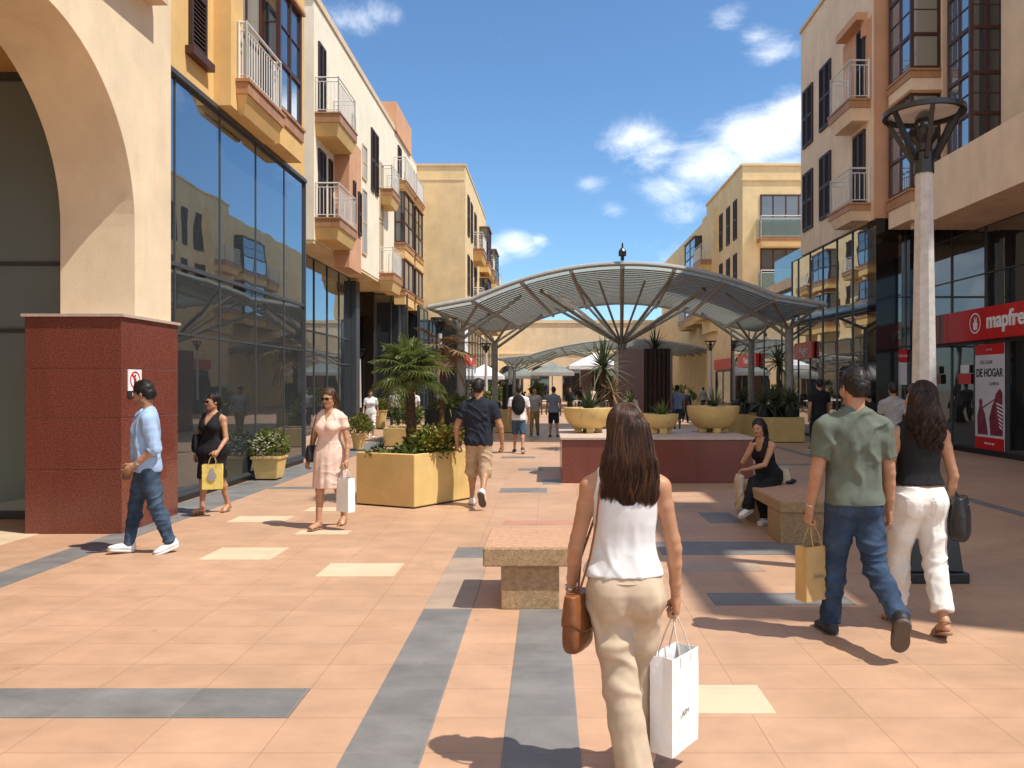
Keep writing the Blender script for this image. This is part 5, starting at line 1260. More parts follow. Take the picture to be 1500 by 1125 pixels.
def shirt(B_,T,m,vox,hem=.50,sleeve=.55,off=.012,name='shirt',wr=None,loose=1.0,neck=.028,sides='LR',flare=None,sc=1.06,extra=None):
    h = B_.H; sca = flare or ([.46,.52,.60,.66,.74,.84],[1.04*loose,1.03*loose,1.04*loose,1.03*loose,1.0,1.0])
    pr = [B_.torso(off,hem,.842,.03,sca)]
    if hem < .51: pr += [(g[0],g[1],g[2],g[3],g[4]) for g in B_.glutes(off*1.1)]
    if B_.sex == 'f':
        for sg in (-1,1): pr.append(ell(B_.tp(sg*.040,.047,.722),V3(.036,.034,.036)*h+off,k=.03))
    o = B_.sp; zc = (hem-.515)*h
    pr.append(cut(lambda Q: zc-(Q-o)@B_.T[:,2]))
    pr += B_.traps(off)+B_.armp(off*1.05,sides,0,sleeve,.045,sc,True)
    c = B_.tp(0,.012,.852); nr = neck*h
    pr.append(ell(c,V3(nr*1.25,nr*1.25,nr*.75),B_.T,.006,'s'))
    if extra: pr += extra
    return sdf(name,pr,vox,m,T,wr if wr else dict(amp=.0055,freq=(8,8,11),seed=3))
def trousers(B_,T,m,vox,waist=.585,off=.008,cut_t=2.0,flare=(1,1.05,1.3),name='trousers',wr=None,wide=None,pockets=False):
    """cut_t: 1 knee, 2 ankle; wide=(thigh,knee,hem) absolute radii in units of height"""
    h = B_.H; pr = [B_.torso(off,.47,waist,.03)]+B_.glutes(off*.95)
    if cut_t > 1.05:
        lg = B_.legp(.010); per = len(lg)//2; keep = 3 if cut_t < 1.5 else (4 if cut_t < 1.9 else 5)
        if cut_t < 1.3: keep = 2
        for k in range(2): pr += lg[k*per:k*per+keep]
    for sd,l in B_.leg.items():
        sg = l['sg']; a,m_,n = wide if wide else (.052*B_.hipw*1.0+off/h,.036+off/h,.026+off/h)
        top = l['hip']+V3(-sg*.004*h,-.004*h,-.005*h); mid = top+(l['knee']-top)*.55
        if cut_t <= 1:
            e = l['hip']+(l['knee']-l['hip'])*cut_t; pr += [rc(top,mid,a*h,a*.90*h,.03), rc(mid,e,a*.90*h,max(m_*1.16,a*.80)*h,.02,'u',True)]
        else:
            dn = l['ank']-l['knee']; e = l['knee']+dn*(cut_t-1); q = l['knee']+dn*.45*min(1,(cut_t-1)*1.6)
            pr += [rc(top,mid,a*h,a*.84*h,.03), rc(mid,l['knee'],a*.84*h,m_*h,.02), rc(l['knee'],q,m_*h,(m_*.5+n*.5)*h,.02), rc(q,e,(m_*.5+n*.5)*h,n*h,.02,'u',True)]
    wr = dict(wr) if wr else dict(amp=.006,freq=(9,9,14),seed=5)
    if B_.sex == 'm' and 'mask' not in wr: wr['mask'] = lambda v: np.clip((B_.pel[2]-.06*B_.H-v[:,2])/(.06*B_.H),.12,1)
    pr.append(rc(B_.tp(0,-.106*B_.dp,.540),B_.tp(0,-.080,.450),.003,.006,.022,'s'))
    o_ = sdf(name,pr,vox,m,T,wr)
    if pockets:
        wp = dict(wr); wp.setdefault('dirs',PDIR)
        for sg in (-1,1):
            def bx(Q,sg=sg):
                q = (Q-B_.sp)@B_.T/h; x = np.abs(q[...,0]-sg*.047*B_.hipw); zz = q[...,2]+.515
                return np.maximum(np.maximum(x-.031-.0*zz, zz-.528), np.maximum(.468+.012*(1-np.clip(x/.031,0,1))*-1-zz, q[...,1]+.02))*h
            D,lo,vx = field(pr+[(None,None,None,.0035,'o'),cut(bx)],vox*.8); v,f = nets(D,lo,vx,1); v = wrinkle(v,f,**{**wp,'amp':wp['amp']*.8}); p_ = np_mesh('back_pocket',v,f,m,T); p_.parent = o_
    return o_
def shoes(B_,T,m_up,m_sole,vox,name='shoe',high=.0):
    h = B_.H
    for sd,l in B_.leg.items():
        F = l['F']; an = l['ank']; up = [rc(an+F@V3(0,-.012*h,-.008*h+high),an+F@V3(0,-.012*h,-.03*h),.0245*h,.0245*h,.02),
             ell(an+F@V3(0,.022*h,-.026*h),V3(.0285,.062,.021)*h,F,.025), ell(an+F@V3(0,.066*h,-.032*h),V3(.029,.045,.0155)*h,F,.02)]
        base = an+F@V3(0,0,-.041*h); n_ = F[:,2]
        up.append(cut(lambda Q: -((Q-base)@n_)))
        top = an+F@V3(0,0,.008*h+high); up.append(cut(lambda Q: (Q-top)@n_))
        o = sdf(name,up,vox,m_up,T,smooth=1)
        so = [ell(an+F@V3(0,-.004*h,-.045*h),V3(.0285,.034,.02)*h,F,.02), ell(an+F@V3(0,.035*h,-.045*h),V3(.0265,.055,.02)*h,F,.02), ell(an+F@V3(0,.068*h,-.045*h),V3(.0315,.046,.02)*h,F,.02)]
        b1 = an+F@V3(0,0,-.0395*h); b0 = an+F@V3(0,0,-.0545*h)
        so += [cut(lambda Q: (Q-b1)@n_), cut(lambda Q: (b0-Q)@n_)]
        s_ = sdf('sole',so,vox*.8,m_sole,T,smooth=1); s_.parent = o
def sandals(B_,T,m,vox):
    h = B_.H
    for sd,l in B_.leg.items():
        F = l['F']; an = l['ank']; n_ = F[:,2]; so = [ell(an+F@V3(0,-.004*h,-.047*h),V3(.025,.03,.02)*h,F,.02), ell(an+F@V3(0,.035*h,-.047*h),V3(.023,.05,.02)*h,F,.02), ell(an+F@V3(0,.068*h,-.047*h),V3(.029,.044,.02)*h,F,.02)]
        b1 = an+F@V3(0,0,-.0445*h); b0 = an+F@V3(0,0,-.0545*h); so += [cut(lambda Q: (Q-b1)@n_), cut(lambda Q: (b0-Q)@n_)]
        o = sdf('sandal',so,vox*.8,m,T,smooth=1)
        b = MB()
        for y,z,wd in ((.066,-.021,.030),(.045,-.012,.028)):
            b.tube([an+F@V3(math.cos(a)*wd*h,y*h,-.045*h+math.sin(a)*(z+.045)*h) for a in np.linspace(0,math.pi,13)],.0042*h,6)
        b.tube([an+F@V3(math.cos(a)*.021*h,-.006*h+math.sin(a)*.024*h*(1 if math.sin(a)>0 else 1.2),-.006*h) for a in np.linspace(0,2*math.pi,17)],.0032*h,6)
        s_ = b.build('strap',m,None); s_.parent = o
HS = {}
def hair_mat(name,c,c2):
    m = mat(name,c,.5,.25,40,.1,300,.35,col2=c2,stretch=(1,1,.12)); HS[m.name] = mat(name+'_strand',c,.42,.2,40,0,300,.45,col2=c2,stretch=(1,1,.12),attr='tint'); return m
def short_hair(B_,T,m,vox,line=.118,puff=.012,wr=True,top=.0,n=0):
    q = B_.hs; hp = B_.hp; Rh = B_.Rh
    pr = [ell(hp(0,-.016,.140+top*.5),V3(.0745+puff*.8,.094+puff*.8,.090+puff+top)*q,Rh,.01), rc(hp(0,-.07,.095),hp(0,-.062,.052),(.055+puff*.3)*q,(.043+puff*.2)*q,.03)]
    hc = B_.hc
    def hl(Q):
        w = (Q-hc)@Rh/q; x,y,z = w[...,0],w[...,1],w[...,2]
        front = np.clip((y+.02)/.10,0,1); lim = .060*(1-front)+front*(.180) - .010*np.exp(-(x/.03)**2)*front
        side = np.where((y>-.03)&(y<.045), .085+.5*np.maximum(0,y-.018), -9)  # above the ears, sideburn
        lim = np.maximum(lim, np.where(np.abs(x)>.045, side, -9)); lim = np.where(y < -.03, .038, lim)
        return (lim-z)*q
    pr.append(cut(hl))
    D,lo,vx = field(pr,vox); v,f = nets(D,lo,vx,1); v = wrinkle(v,f,.003,(40,40,60),9,.3); o = np_mesh('hair',v,f,m,T)
    if n:
        rn = np.random.RandomState(5); N = vnormals(v,f); w = (v-hc)@Rh/q; ok = np.where(w[:,1]<.09)[0]; ix = rn.choice(ok,n); p0 = v[ix]; nn = N[ix]; ww = w[ix]
        fl = np.stack([ww[:,0]*3,np.where(ww[:,1]>.0,.8,-.35)+0*ww[:,0],np.where(ww[:,2]>.2,-.1,-1.0)],1)@Rh.T; fl = fl-nn*(fl*nn).sum(1,keepdims=True); fl /= np.maximum(np.linalg.norm(fl,axis=1,keepdims=True),1e-6)
        L = (rn.uniform(.016,.034,n)*np.clip((ww[:,2]-.03)/.08,.25,1))[:,None]; t = np.linspace(0,1,5); P4 = np.stack([p0-nn*.004+fl*L*a+nn*L*(.42*a-.35*a*a)+rn.randn(n,3)*.0012 for a in t],1)
        st = strands('hair_strands',P4,.0013,m,T); st.parent = o
    return o
def strands(name,paths,r,m,parent,nside=3):
    """many thin tapering tubes in one mesh; paths (N,K,3)"""
    P_ = np.asarray(paths); N,K,_ = P_.shape; tan = np.gradient(P_,axis=1); tan /= np.maximum(np.linalg.norm(tan,axis=2,keepdims=True),1e-9)
    ref = np.random.RandomState(3).randn(N,1,3); u = np.cross(tan,ref); u /= np.maximum(np.linalg.norm(u,axis=2,keepdims=True),1e-9); w = np.cross(tan,u)
    rr = r*np.minimum(1,np.linspace(1.15,.15,K)*1.6)[None,:,None]; V_ = []
    for j in range(nside):
        a = 2*math.pi*j/nside; V_.append(P_+(u*math.cos(a)+w*math.sin(a))*rr)
    V_ = np.stack(V_,2).reshape(-1,3); i = np.arange(N)[:,None,None]*K*nside+np.arange(K-1)[None,:,None]*nside
    F_ = []
    for j in range(nside):
        a = i+j; b = i+(j+1)%nside; F_.append(np.concatenate([a,b,b+nside,a+nside],2).reshape(-1,4))
    F_ = np.concatenate(F_); rr_ = np.random.RandomState(8); lock = np.repeat(rr_.rand((N+11)//12),12)[:N]; tv = .55+.5*lock+.35*rr_.rand(N)+1.1*(lock > .86)
    c3 = np.repeat(tv,K*nside)[:,None]*np.array([1.0,.97,.92])
    return np_mesh(name,V_,F_,HS.get(m.name,m),parent,c3)
def long_hair(B_,T,m,vox,length=.36,width=(.085,.10,.105,.07),thick=(.08,.075,.05,.03),n=900,wave=.006,curl=0,cover=0.0,seed=1,back=0,r=.0011,face_open=True,xo=0,front=False):
    """mass of hair falling behind the head, with separate strands laid over it"""
    q = B_.hs; hp = B_.hp; Rh = B_.Rh; hc = B_.hc
    zt = .150; ys = np.array([.0,.3,.65,1.0]); zs = zt*q-ys*length*(.9 if not curl else .95)
    o0 = hc+V3(0,0,0); ts = zs[::-1]; wx = np.array(width)[::-1]*q; wy = np.array(thick)[::-1]*q
    yo = np.array([-.042-back,-.070-back,-.058-back*.5,-.030])*q
    xo_ = np.array([xo,xo*.8,xo*.4,0])*q
    ts2 = np.append(ts,ts[-1]+.055*q); wx2 = np.append(wx,wx[-1]*.45); wy2 = np.append(wy,wy[-1]*.45); yo2 = np.append(yo[::-1],yo[0]*.4); xo2 = np.append(xo_[::-1],xo_[0])
    yo = yo[::-1]; xo_ = xo_[::-1]
    cap = ell(hp(0,-.014,.142),V3(.085,.103,.101)*q,Rh,.02)
    mass = prof(o0,np.eye(3),ts2,wx2,wy2,yo2,xo2,k=.03,ex=2.2)
    # cut away the face
    def fc(Q):
        w = (Q-hc)@Rh/q; x,y,z = w[...,0],w[...,1],w[...,2]
        f = np.minimum(np.minimum(y-(.018+.25*np.maximum(0,z-.11)*0), .187-.55*np.abs(x)-z), .2)  # in front of the ears and below the hairline
        return np.minimum(f, .07-np.abs(x)*.0)*q if not front else np.minimum(f,.062-np.abs(x))*q
    pr = [cap,mass,cut(fc)]
    o = sdf('hair',pr,vox,m,T,dict(amp=.0045+curl*.006,freq=(46,46,5) if not curl else (34,34,16),seed=seed,ridge=.6),smooth=1)
    # strands
    rnd = np.random.RandomState(seed); K = 26; az = np.sort(math.pi*1.5+rnd.uniform(-2.05,2.05,n))
    el0 = rnd.uniform(.25,1.45,n); tt = np.linspace(0,1,K); paths = np.zeros((n,K,3))
    part = rnd.uniform(-.01,.01,n); DEP = rnd.uniform(.99,1.09,n)
    for j,t in enumerate(tt):
        # first over the skull then straight down
        a = np.clip(t/.34,0,1); el = (math.pi/2-.05)*(1-a)+a*(-.05)
        R1 = np.stack([np.cos(az)*np.cos(el)*.0875+part*(1-a),np.sin(az)*np.cos(el)*.106-.014,np.full(n,math.sin(el)*.104+.142)],1)*q
        p = R1@Rh.T
        if t > .34:
            s_ = (t-.34)/.66; z0 = p[:,2]
            zz = z0-s_*np.maximum(.02,(z0-(zt*q-LN*length))); wv = np.interp(zz,ts,wx); wt = np.interp(zz,ts,wy); yy = np.interp(zz,ts,yo); xx = np.interp(zz,ts,xo_)
            tx = np.cos(az)*wv*1.02+xx; ty = np.minimum(np.sin(az)*wt*1.04,.35*wt)+yy; bl = np.clip(s_*2.2,0,1)
            ph = PH
            tx = tx+wave*np.sin(zz*(26+curl*26)+ph)*bl*(1+curl*1.5); ty = ty+wave*np.cos(zz*(23+curl*26)+ph*1.7)*bl*(1+curl*1.5)
            p = np.stack([p[:,0]*(1-bl)+tx*bl,p[:,1]*(1-bl)+ty*bl,zz],1)
        else:
            if j == 0: LN = (.74+.28*rnd.rand(n)**.6)*(1-(.24 if not curl else .10)*np.abs(np.cos(az)-.18)**1.4); PH = np.repeat(rnd.uniform(0,6.28,(n+29)//30),30)[:n]+rnd.uniform(-.35,.35,n)
        zq = np.clip(p[:,2],ts2[0],ts2[-1]); ax_ = np.interp(zq,ts2,wx2); ay_ = np.interp(zq,ts2,wy2); cx_ = np.interp(zq,ts2,xo2); cy_ = np.interp(zq,ts2,yo2)
        e = np.sqrt(((p[:,0]-cx_)/ax_)**2+((p[:,1]-cy_)/ay_)**2); sc_ = np.where((e < DEP)&(p[:,2] < ts2[-1])&(p[:,1] < .01), DEP/np.maximum(e,.3), 1.0)
        p = np.stack([cx_+(p[:,0]-cx_)*sc_,cy_+(p[:,1]-cy_)*sc_,p[:,2]],1)
        paths[:,j] = p+hc
    jit = rnd.randn(n,1,3)*.0035; paths += jit*np.linspace(.4,1,K)[None,:,None]
    # keep outside of the face
    st = strands('hair_strands',paths,r,m,T); st.parent = o
    return o
# ------------------------------------------------------------ the people
C = {}
C['beige'] = cloth('beige_trouser_cloth',(.50,.39,.275),.85,.10,.2,380); C['whitetop'] = cloth('white_satin_cloth',(.66,.655,.645),.55,.04,.1,300)
C['oxford'] = cloth('light_blue_shirt_cloth',(.33,.46,.66),.8,.08,.15,500); C['jeans'] = denim('blue_denim',(.020,.038,.078),(.052,.088,.15)); C['jeansd'] = denim('faded_blue_denim',(.018,.034,.066),(.075,.12,.18))
C['white_den'] = cloth('white_denim',(.74,.70,.64),.85,.05,.2,480); C['sage'] = cloth('sage_tee_cloth',(.115,.135,.105),.9,.10,.2,450); C['blk'] = cloth('black_cloth',(.012,.012,.013),.8,.2,.15,400)
C['navy'] = cloth('navy_tee_cloth',(.018,.022,.033),.88,.15,.2,420); C['khaki'] = cloth('khaki_shorts_cloth',(.42,.30,.19),.88,.12,.2,380); C['pink'] = cloth('pale_pink_dress_cloth',(.70,.50,.40),.75,.05,.12,320)
C['grey'] = cloth('grey_tee_cloth',(.33,.31,.30),.9,.1); C['slate'] = cloth('slate_tee_cloth',(.17,.20,.26),.9,.1); C['tank'] = cloth('blue_shorts_cloth',(.05,.09,.14),.9,.15); C['olive'] = cloth('mustard_trouser_cloth',(.28,.19,.07),.9,.12)
C['sky'] = cloth('pale_blue_tee_cloth',(.30,.37,.52),.9,.1); C['red'] = cloth('red_cloth',(.4,.03,.04),.9,.1); C['wht'] = cloth('white_cloth',(.72,.70,.68),.85,.05)
C['sneaker'] = mat('white_leather',(.72,.70,.67),.5,.05,8); C['sole'] = mat('white_rubber',(.66,.64,.6),.6,.05,8); C['darkshoe'] = mat('dark_sneaker',(.02,.02,.024),.6,.2,8); C['brownsole'] = mat('grey_brown_sole',(.10,.075,.06),.7,.1,8)
C['tanlea'] = mat('tan_sandal_leather',(.30,.17,.10),.5,.1,10); C['brownlea'] = mat('brown_bag_leather',(.20,.065,.018),.38,.25,7,.06,120,.5); C['blklea'] = mat('black_bag_leather',(.014,.014,.015),.4,.2,7,.05,120,.5)
C['kraft'] = mat('kraft_paper',(.50,.33,.13),.75,.07,5,.05,80); C['paper'] = mat('white_paper',(.80,.79,.77),.6,.03,5); C['ypaper'] = mat('yellow_paper',(.72,.55,.14),.6,.05,5); C['ink'] = mat('grey_print',(.16,.15,.14),.7,.1,5)
C['steel'] = mat('watch_steel',(.5,.49,.47),.25,.05,5,metal=.9); C['cord'] = mat('paper_cord',(.62,.56,.46),.8,.1,20); C['dglass'] = mat('sunglass_lens',(.01,.008,.008),.08,.1,5)
H_ = {'brown': hair_mat('brown_hair',(.026,.012,.007),(.105,.047,.023)), 'dark': hair_mat('dark_brown_hair',(.014,.008,.006),(.065,.03,.017)), 'black': hair_mat('black_hair',(.008,.0065,.006),(.022,.016,.012))}
TAN = (.44,.235,.135); TAN2 = (.40,.215,.125)

def wpos(T,p): return Matrix.Rotation(T.rotation_euler.z,4,'Z') @ Vector(p) + Vector(T.location)
def wdir(T,p): return Matrix.Rotation(T.rotation_euler.z,4,'Z') @ Vector(p)
def paper_bag(label, hand, w, d, h, m, rz, drop, cordm='cord', tx=None, tilt=0, cat='shopping bag', sag=0, band=None):
    """paper carrier hanging by two cord handles from a hand"""
    hand = Vector(hand); top = hand-Vector((0,0,drop)); T = thing('shopping_bag', (top.x,top.y,top.z-h), label, cat, 'paper shopping bags', rz)
    rot = Matrix.Rotation(tilt,4,'Y')
    bm = bmesh.new()
    def q(x,y,z): return rot @ Vector((x,y,z))
    a,b = w/2,d/2
    # rings: bottom, crease, upper, rim ; gussets folded in at the sides
    rings = []
    for z,g,s in ((0,0,.985),(.10*h,.0,1),(.45*h,.10,1),(.8*h,.22,1),(h,.34,1)):
        gx = g*d*.5; rings.append([bm.verts.new(q(x*s,y*s,z)) for x,y in ((-a,-b),(0,-b-.004*g),(a,-b),(a-gx,0),(a,b),(0,b+.004*g),(-a,b),(-a+gx,0))])
    for r0,r1 in zip(rings,rings[1:]):
        for k in range(8): bm.faces.new((r0[k],r0[(k+1)%8],r1[(k+1)%8],r1[k]))
    bm.faces.new(rings[0][::-1])
    me = bpy.data.meshes.new('paper_body'); bm.to_mesh(me); bm.free(); me.materials.append(C[m]); o = bpy.data.objects.new('paper_body',me); COL.objects.link(o); o.parent = T
    so = o.modifiers.new('sub','SUBSURF'); so.subdivision_type = 'SIMPLE'; so.levels = 3; so.render_levels = 3
    tex = bpy.data.textures.new('creases','CLOUDS'); tex.noise_scale = .09; dm = o.modifiers.new('crease','DISPLACE'); dm.texture = tex; dm.strength = .009; dm.texture_coords = 'LOCAL'
    sd = o.modifiers.new('thick','SOLIDIFY'); sd.thickness = .0015
    ib = Matrix.Rotation(-rz,4,'Z') @ (hand-Vector(T.location))
    for y in (-b,b):
        p0,p1 = q(-w*.2,y*1.01,h-.01),q(w*.2,y*1.01,h-.01); p0b,p1b = q(-w*.2,y*1.01,h-.05),q(w*.2,y*1.01,h-.05)
        c = ib+Vector((0,math.copysign(.006,y),0)); m1 = p0.lerp(c,.6)+Vector((-.018,0,.0)); m2 = p1.lerp(c,.6)+Vector((.018,0,0))
        bb = MB(); bb.tube([p0b,p0,m1,c+Vector((-.02,0,-.006)),c+Vector((.02,0,-.006)),m2,p1,p1b],.0034,6); lcl(bb,'cord_handle',C[cordm],T)
    if tx:
        s_,z_,tm = tx[1],tx[2],tx[3]
        t = text('printed_lettering',tx[0],s_,C[tm],(0,0,0),(1,0,0),(0,0,1),None,.0006); t.parent = T; t.matrix_local = rot @ Matrix.Translation((tx[4] if len(tx)>4 else 0,-b-.011,z_))
    return T
def ring_on(T,B_,sd,m,name,t=1.86,r=.021,w=.006,face=True):
    a = B_.arm[sd]; p = a['el']+(a['wr']-a['el'])*(t-1); d = a['d']; u = nrm(np.cross(d,a['t'])); v = np.cross(d,u); r = r*B_.H/1.7
    b = MB(); b.tube([p+(u*math.cos(k)+v*math.sin(k))*r for k in np.linspace(0,2*math.pi,25)],w,8)
    if face:
        c = p-a['n']*r*1.1; b.tube([c,c-a['n']*.006],.014,14)
    return lcl(b,name,m,T)
def sunglasses(T,B_):
    o = sdf('sunglasses',[ell(B_.hp(sg*.032,.101,.108),V3(.027,.006,.020)*B_.hs,B_.Rh@rotz(-sg*.18),.004) for sg in (-1,1)]+[rc(B_.hp(-.012,.106,.113),B_.hp(.012,.106,.113),.003,.003,.004)]+[rc(B_.hp(sg*.057,.092,.113),B_.hp(sg*.079,-.005,.108),.0028,.0028,.003) for sg in (-1,1)],.0022,C['dglass'],T,None,1,.008); return o
def tank(B_,T,m,vox,off=.008,hem=.56,zc_b=.735,zc_f=.765,name='tank_top',loose=1.04,strap=(.050,.072),wr=None,armz=.745):
    h = B_.H; pr = B_.traps(off*.8)+[B_.torso(off,hem,.845,.03,([.50,.56,.60,.66,.74,.84],[1.05*loose,1.08*loose,1.09*loose,1.03*loose,1,1]))]
    if B_.sex=='f':
        for sg in (-1,1): pr.append(ell(B_.tp(sg*.040,.048,.722),V3(.036,.034,.036)*h+off,k=.03))
    xs,xe = strap
    def f(Q):
        q = (Q-B_.sp)@B_.T/h; x = np.abs(q[...,0]); z = q[...,2]+.515; y = q[...,1]
        zc = np.where(y < 0, zc_b, zc_f); z1 = zc+(.86-zc)*np.clip(x/xs,0,1)**3.2
        z2 = .86-(.86-armz)*np.clip((x-xe)/.022,0,1)**.7
        return (z-np.where(x < xs, z1, np.where(x < xe, .9, z2)))*h*.5
    pr.append(cut(f)); return sdf(name,pr,vox,m,T,wr if wr else dict(amp=.005,freq=(9,9,9),seed=4))

# --- woman in white tank top, seen from behind in the foreground
Bd = Body(1.60,'f',legs={'L':(-7,4,-8.5,-4,-8),'R':(15,12,-1.5,-4)},arms={'L':(6,13,16,2),'R':(2,13,10,3)},width=.98,hipw=.95,head=(2,0),turn=0)
T1 = make_person('woman in white tank top and beige wide trousers walking away in the foreground',(.335,3.42,0),R(0),Bd,.0047,TAN,{'L':dict(grip=.35),'R':dict(grip=1.0)},hvox=.0026,face=False)
tank(Bd,T1,C['whitetop'],.0045,.010,.555,.745,.76,wr=dict(amp=.0095,freq=(11,11,6),seed=4,octs=3),loose=.98)
def trmask(v): return np.clip((.93*1.6*.62-v[:,2])/.12,.25,1)
trousers(Bd,T1,C['beige'],.0048,.582,.007,2.12,wide=(.0535,.046,.050),wr=dict(amp=.0085,freq=(10,10,4.5),seed=8,octs=3,ridge=.75,mask=trmask,dirs=(((.75,.2,.66),5.5),((1,.4,.12),8),((-.72,.3,.62),5))))
b = MB(); h = Bd.H
for zz in (.541,):
    z_,rx_,ry_,yo_ = Bd.torso_sections(); i = zz-.515; rx1 = np.interp(i*h,z_,rx_)+.0095; ry1 = np.interp(i*h,z_,ry_)+.0095; y1 = np.interp(i*h,z_,yo_)
    b.tube([Bd.tp(0,0,zz)+V3(math.cos(a)*rx1,math.sin(a)*ry1+y1,0) for a in np.linspace(0,2*math.pi,49)],.0035,6)
for sg in (-1,1):
    for dz in (0,.012): b.tube([Bd.tp(sg*(.032+.045*t),-.0,.532+dz*0-.003*t)+V3(0,-.118-.004*math.sin(t*3.1)+.022*t*t,-dz) for t in np.linspace(0,1,8)],.0028,5)
lcl(b,'waistband_and_pockets',C['beige'],T1)
shoes(Bd,T1,C['sneaker'],C['sole'],.005)
ring_on(T1,Bd,'L',C['steel'],'wristwatch',1.90,.022,.006); ring_on(T1,Bd,'R',C['tanlea'],'bracelet',1.92,.021,.0025,False)
long_hair(Bd,T1,H_['brown'],.0055,.515,(.082,.112,.132,.038),(.080,.075,.055,.022),6500,.014,0,seed=5,r=.00085,xo=.018)
gp = wpos(T1,Bd.arm['R']['grip'])
paper_bag('white paper shopping bag hanging from the right hand of the foreground woman in white',gp+Vector((.02,0,.0)),.24,.11,.42,'paper',R(52),.15,'cord',('APM',.034,.17,'ink',-.02))
# brown shoulder bag
def handbag(label,c,w,d,h,m,rz,strap_pts,flap=True,name='handbag',tilt=0,group='handbags'):
    T = thing(name,tuple(c),label,'handbag',group,rz); rt = roty(tilt)
    zs = np.array([0,.04,.12,.3,.6,.92,1.0])*h; rx = np.array([.34,.43,.48,.5,.485,.45,.43])*w; ry = np.array([.30,.42,.48,.5,.46,.34,.28])*d
    sdf('pouch',[prof(V3(0,0,0),rt,zs,rx,ry,k=.005,ex=3.6)],.006,m,T,dict(amp=.0035,freq=(9,9,12),seed=2),2)
    if flap:
        pr = [prof(V3(0,0,0),rt,zs[3:]+np.array([0,0,0,.012]),rx[3:]+.006,ry[3:]+.007,k=.005,ex=3.6)]; pr.append(cut(lambda Q: (h*.36+((Q@rt)[...,0]/(w*.5))**2*h*.18)-(Q@rt)[...,2])); sdf('flap',pr,.005,m,T,dict(amp=.0025,freq=(8,8,8),seed=6),2)
    Rm = Matrix.Rotation(-rz,4,'Z')
    for st in strap_pts:
        pts = [Rm @ (Vector(p)-Vector(c)) for p in st]; b = MB(); b.tube(pts,.0055,6); o = lcl(b,'strap',m,T)
    return T
L = Bd.tp
sh = [wpos(T1,Bd.tp(x,y,z)) for x,y,z in ((-.055,.05,.79),(-.062,.005,.832),(-.068,-.035,.818),(-.075,-.064,.77),(-.082,-.068,.70),(-.10,-.055,.60),(-.122,-.03,.52))]
bc = wpos(T1,Bd.tp(-.128,-.005,.515))-Vector((0,0,.27))
handbag('brown leather shoulder bag with flap at the left hip of the foreground woman',bc,.20,.085,.235,C['brownlea'],R(62),[sh+[bc+Vector((0,-.05,.20))],[wpos(T1,Bd.tp(-.055,.05,.79)),wpos(T1,Bd.tp(-.075,.075,.70)),wpos(T1,Bd.tp(-.118,.06,.58)),bc+Vector((0,.06,.2))]])

# --- couple on the right
Bd = Body(1.80,'m',legs={'L':(10,4,2,0),'R':(-14,44,3,-62)},arms={'L':(-4,13,14,0),'R':(4,10,8,0)},head=(14,4),width=.95,depth=1.04)
T2 = make_person('man in sage green tee and blue jeans walking away with a kraft bag',(2.06,5.3,0),R(-3),Bd,.006,TAN2,{'L':dict(grip=1.0),'R':dict(grip=.3)},beard=.6)
shirt(Bd,T2,C['sage'],.006,.505,.66,.016,'tee_shirt',dict(amp=.013,freq=(7,7,6),seed=19,octs=3,ridge=.7),loose=1.03,neck=.034,sc=1.09)
trousers(Bd,T2,C['jeans'],.006,.532,.006,2.0,wide=(.0555,.040,.0335),wr=dict(amp=.0095,freq=(7,7,17),seed=21,octs=3,ridge=.75),pockets=True)
shoes(Bd,T2,C['darkshoe'],C['brownsole'],.006); short_hair(Bd,T2,H_['black'],.0055,puff=.011,n=2600)
ring_on(T2,Bd,'L',C['steel'],'wristwatch',1.88,.0225,.008)
gp = wpos(T2,Bd.arm['L']['grip'])
paper_bag('kraft brown paper shopping bag in the left hand of the man in the green tee',gp,.21,.10,.37,'kraft',R(28),.13,'kraft',('Gallea',.036,.17,'ink',0))
Bd = Body(1.70,'f',legs={'L':(13,10,1,-6),'R':(-12,14,-2,-20)},arms={'L':(2,9,10,0),'R':(-6,12,22,8)},head=(48,0),hipw=1.03)
T3 = make_person('woman in black sleeveless top and white jeans with long curly hair',(2.60,5.52,0),R(-2),Bd,.006,TAN,{'R':dict(grip=.5)})
tank(Bd,T3,C['blk'],.0055,.008,.585,.80,.80,'sleeveless_top',1.0,(.040,.080),armz=.75)
trousers(Bd,T3,C['white_den'],.0055,.578,.006,1.84,wide=(.0545,.0400,.0395),wr=dict(amp=.0075,freq=(8,8,16),seed=31,octs=3,ridge=.75),pockets=True)
sandals(Bd,T3,C['tanlea'],.005)
long_hair(Bd,T3,H_['dark'],.006,.50,(.085,.112,.120,.080),(.085,.085,.07,.04),3600,.010,1,seed=8,r=.0012)
c = wpos(T3,Bd.tp(.150,-.02,.50))-Vector((0,0,.24))
e_ = wpos(T3,Bd.arm['R']['el']*.45+Bd.arm['R']['wr']*.55)
handbag('black leather tote bag on the right arm of the woman in white jeans',c+Vector((.02,0,0)),.27,.13,.30,C['blklea'],R(55),[[c+Vector((.06,.07,.24)),e_+Vector((.05,.06,-.06)),e_+Vector((.015,.0,.03)),e_+Vector((-.02,-.05,-.05)),c+Vector((-.02,-.05,.24))],[c+Vector((.09,.0,.24)),e_+Vector((.06,.0,-.06)),e_+Vector((.02,-.02,.032)),c+Vector((.03,-.08,.24))]],False)

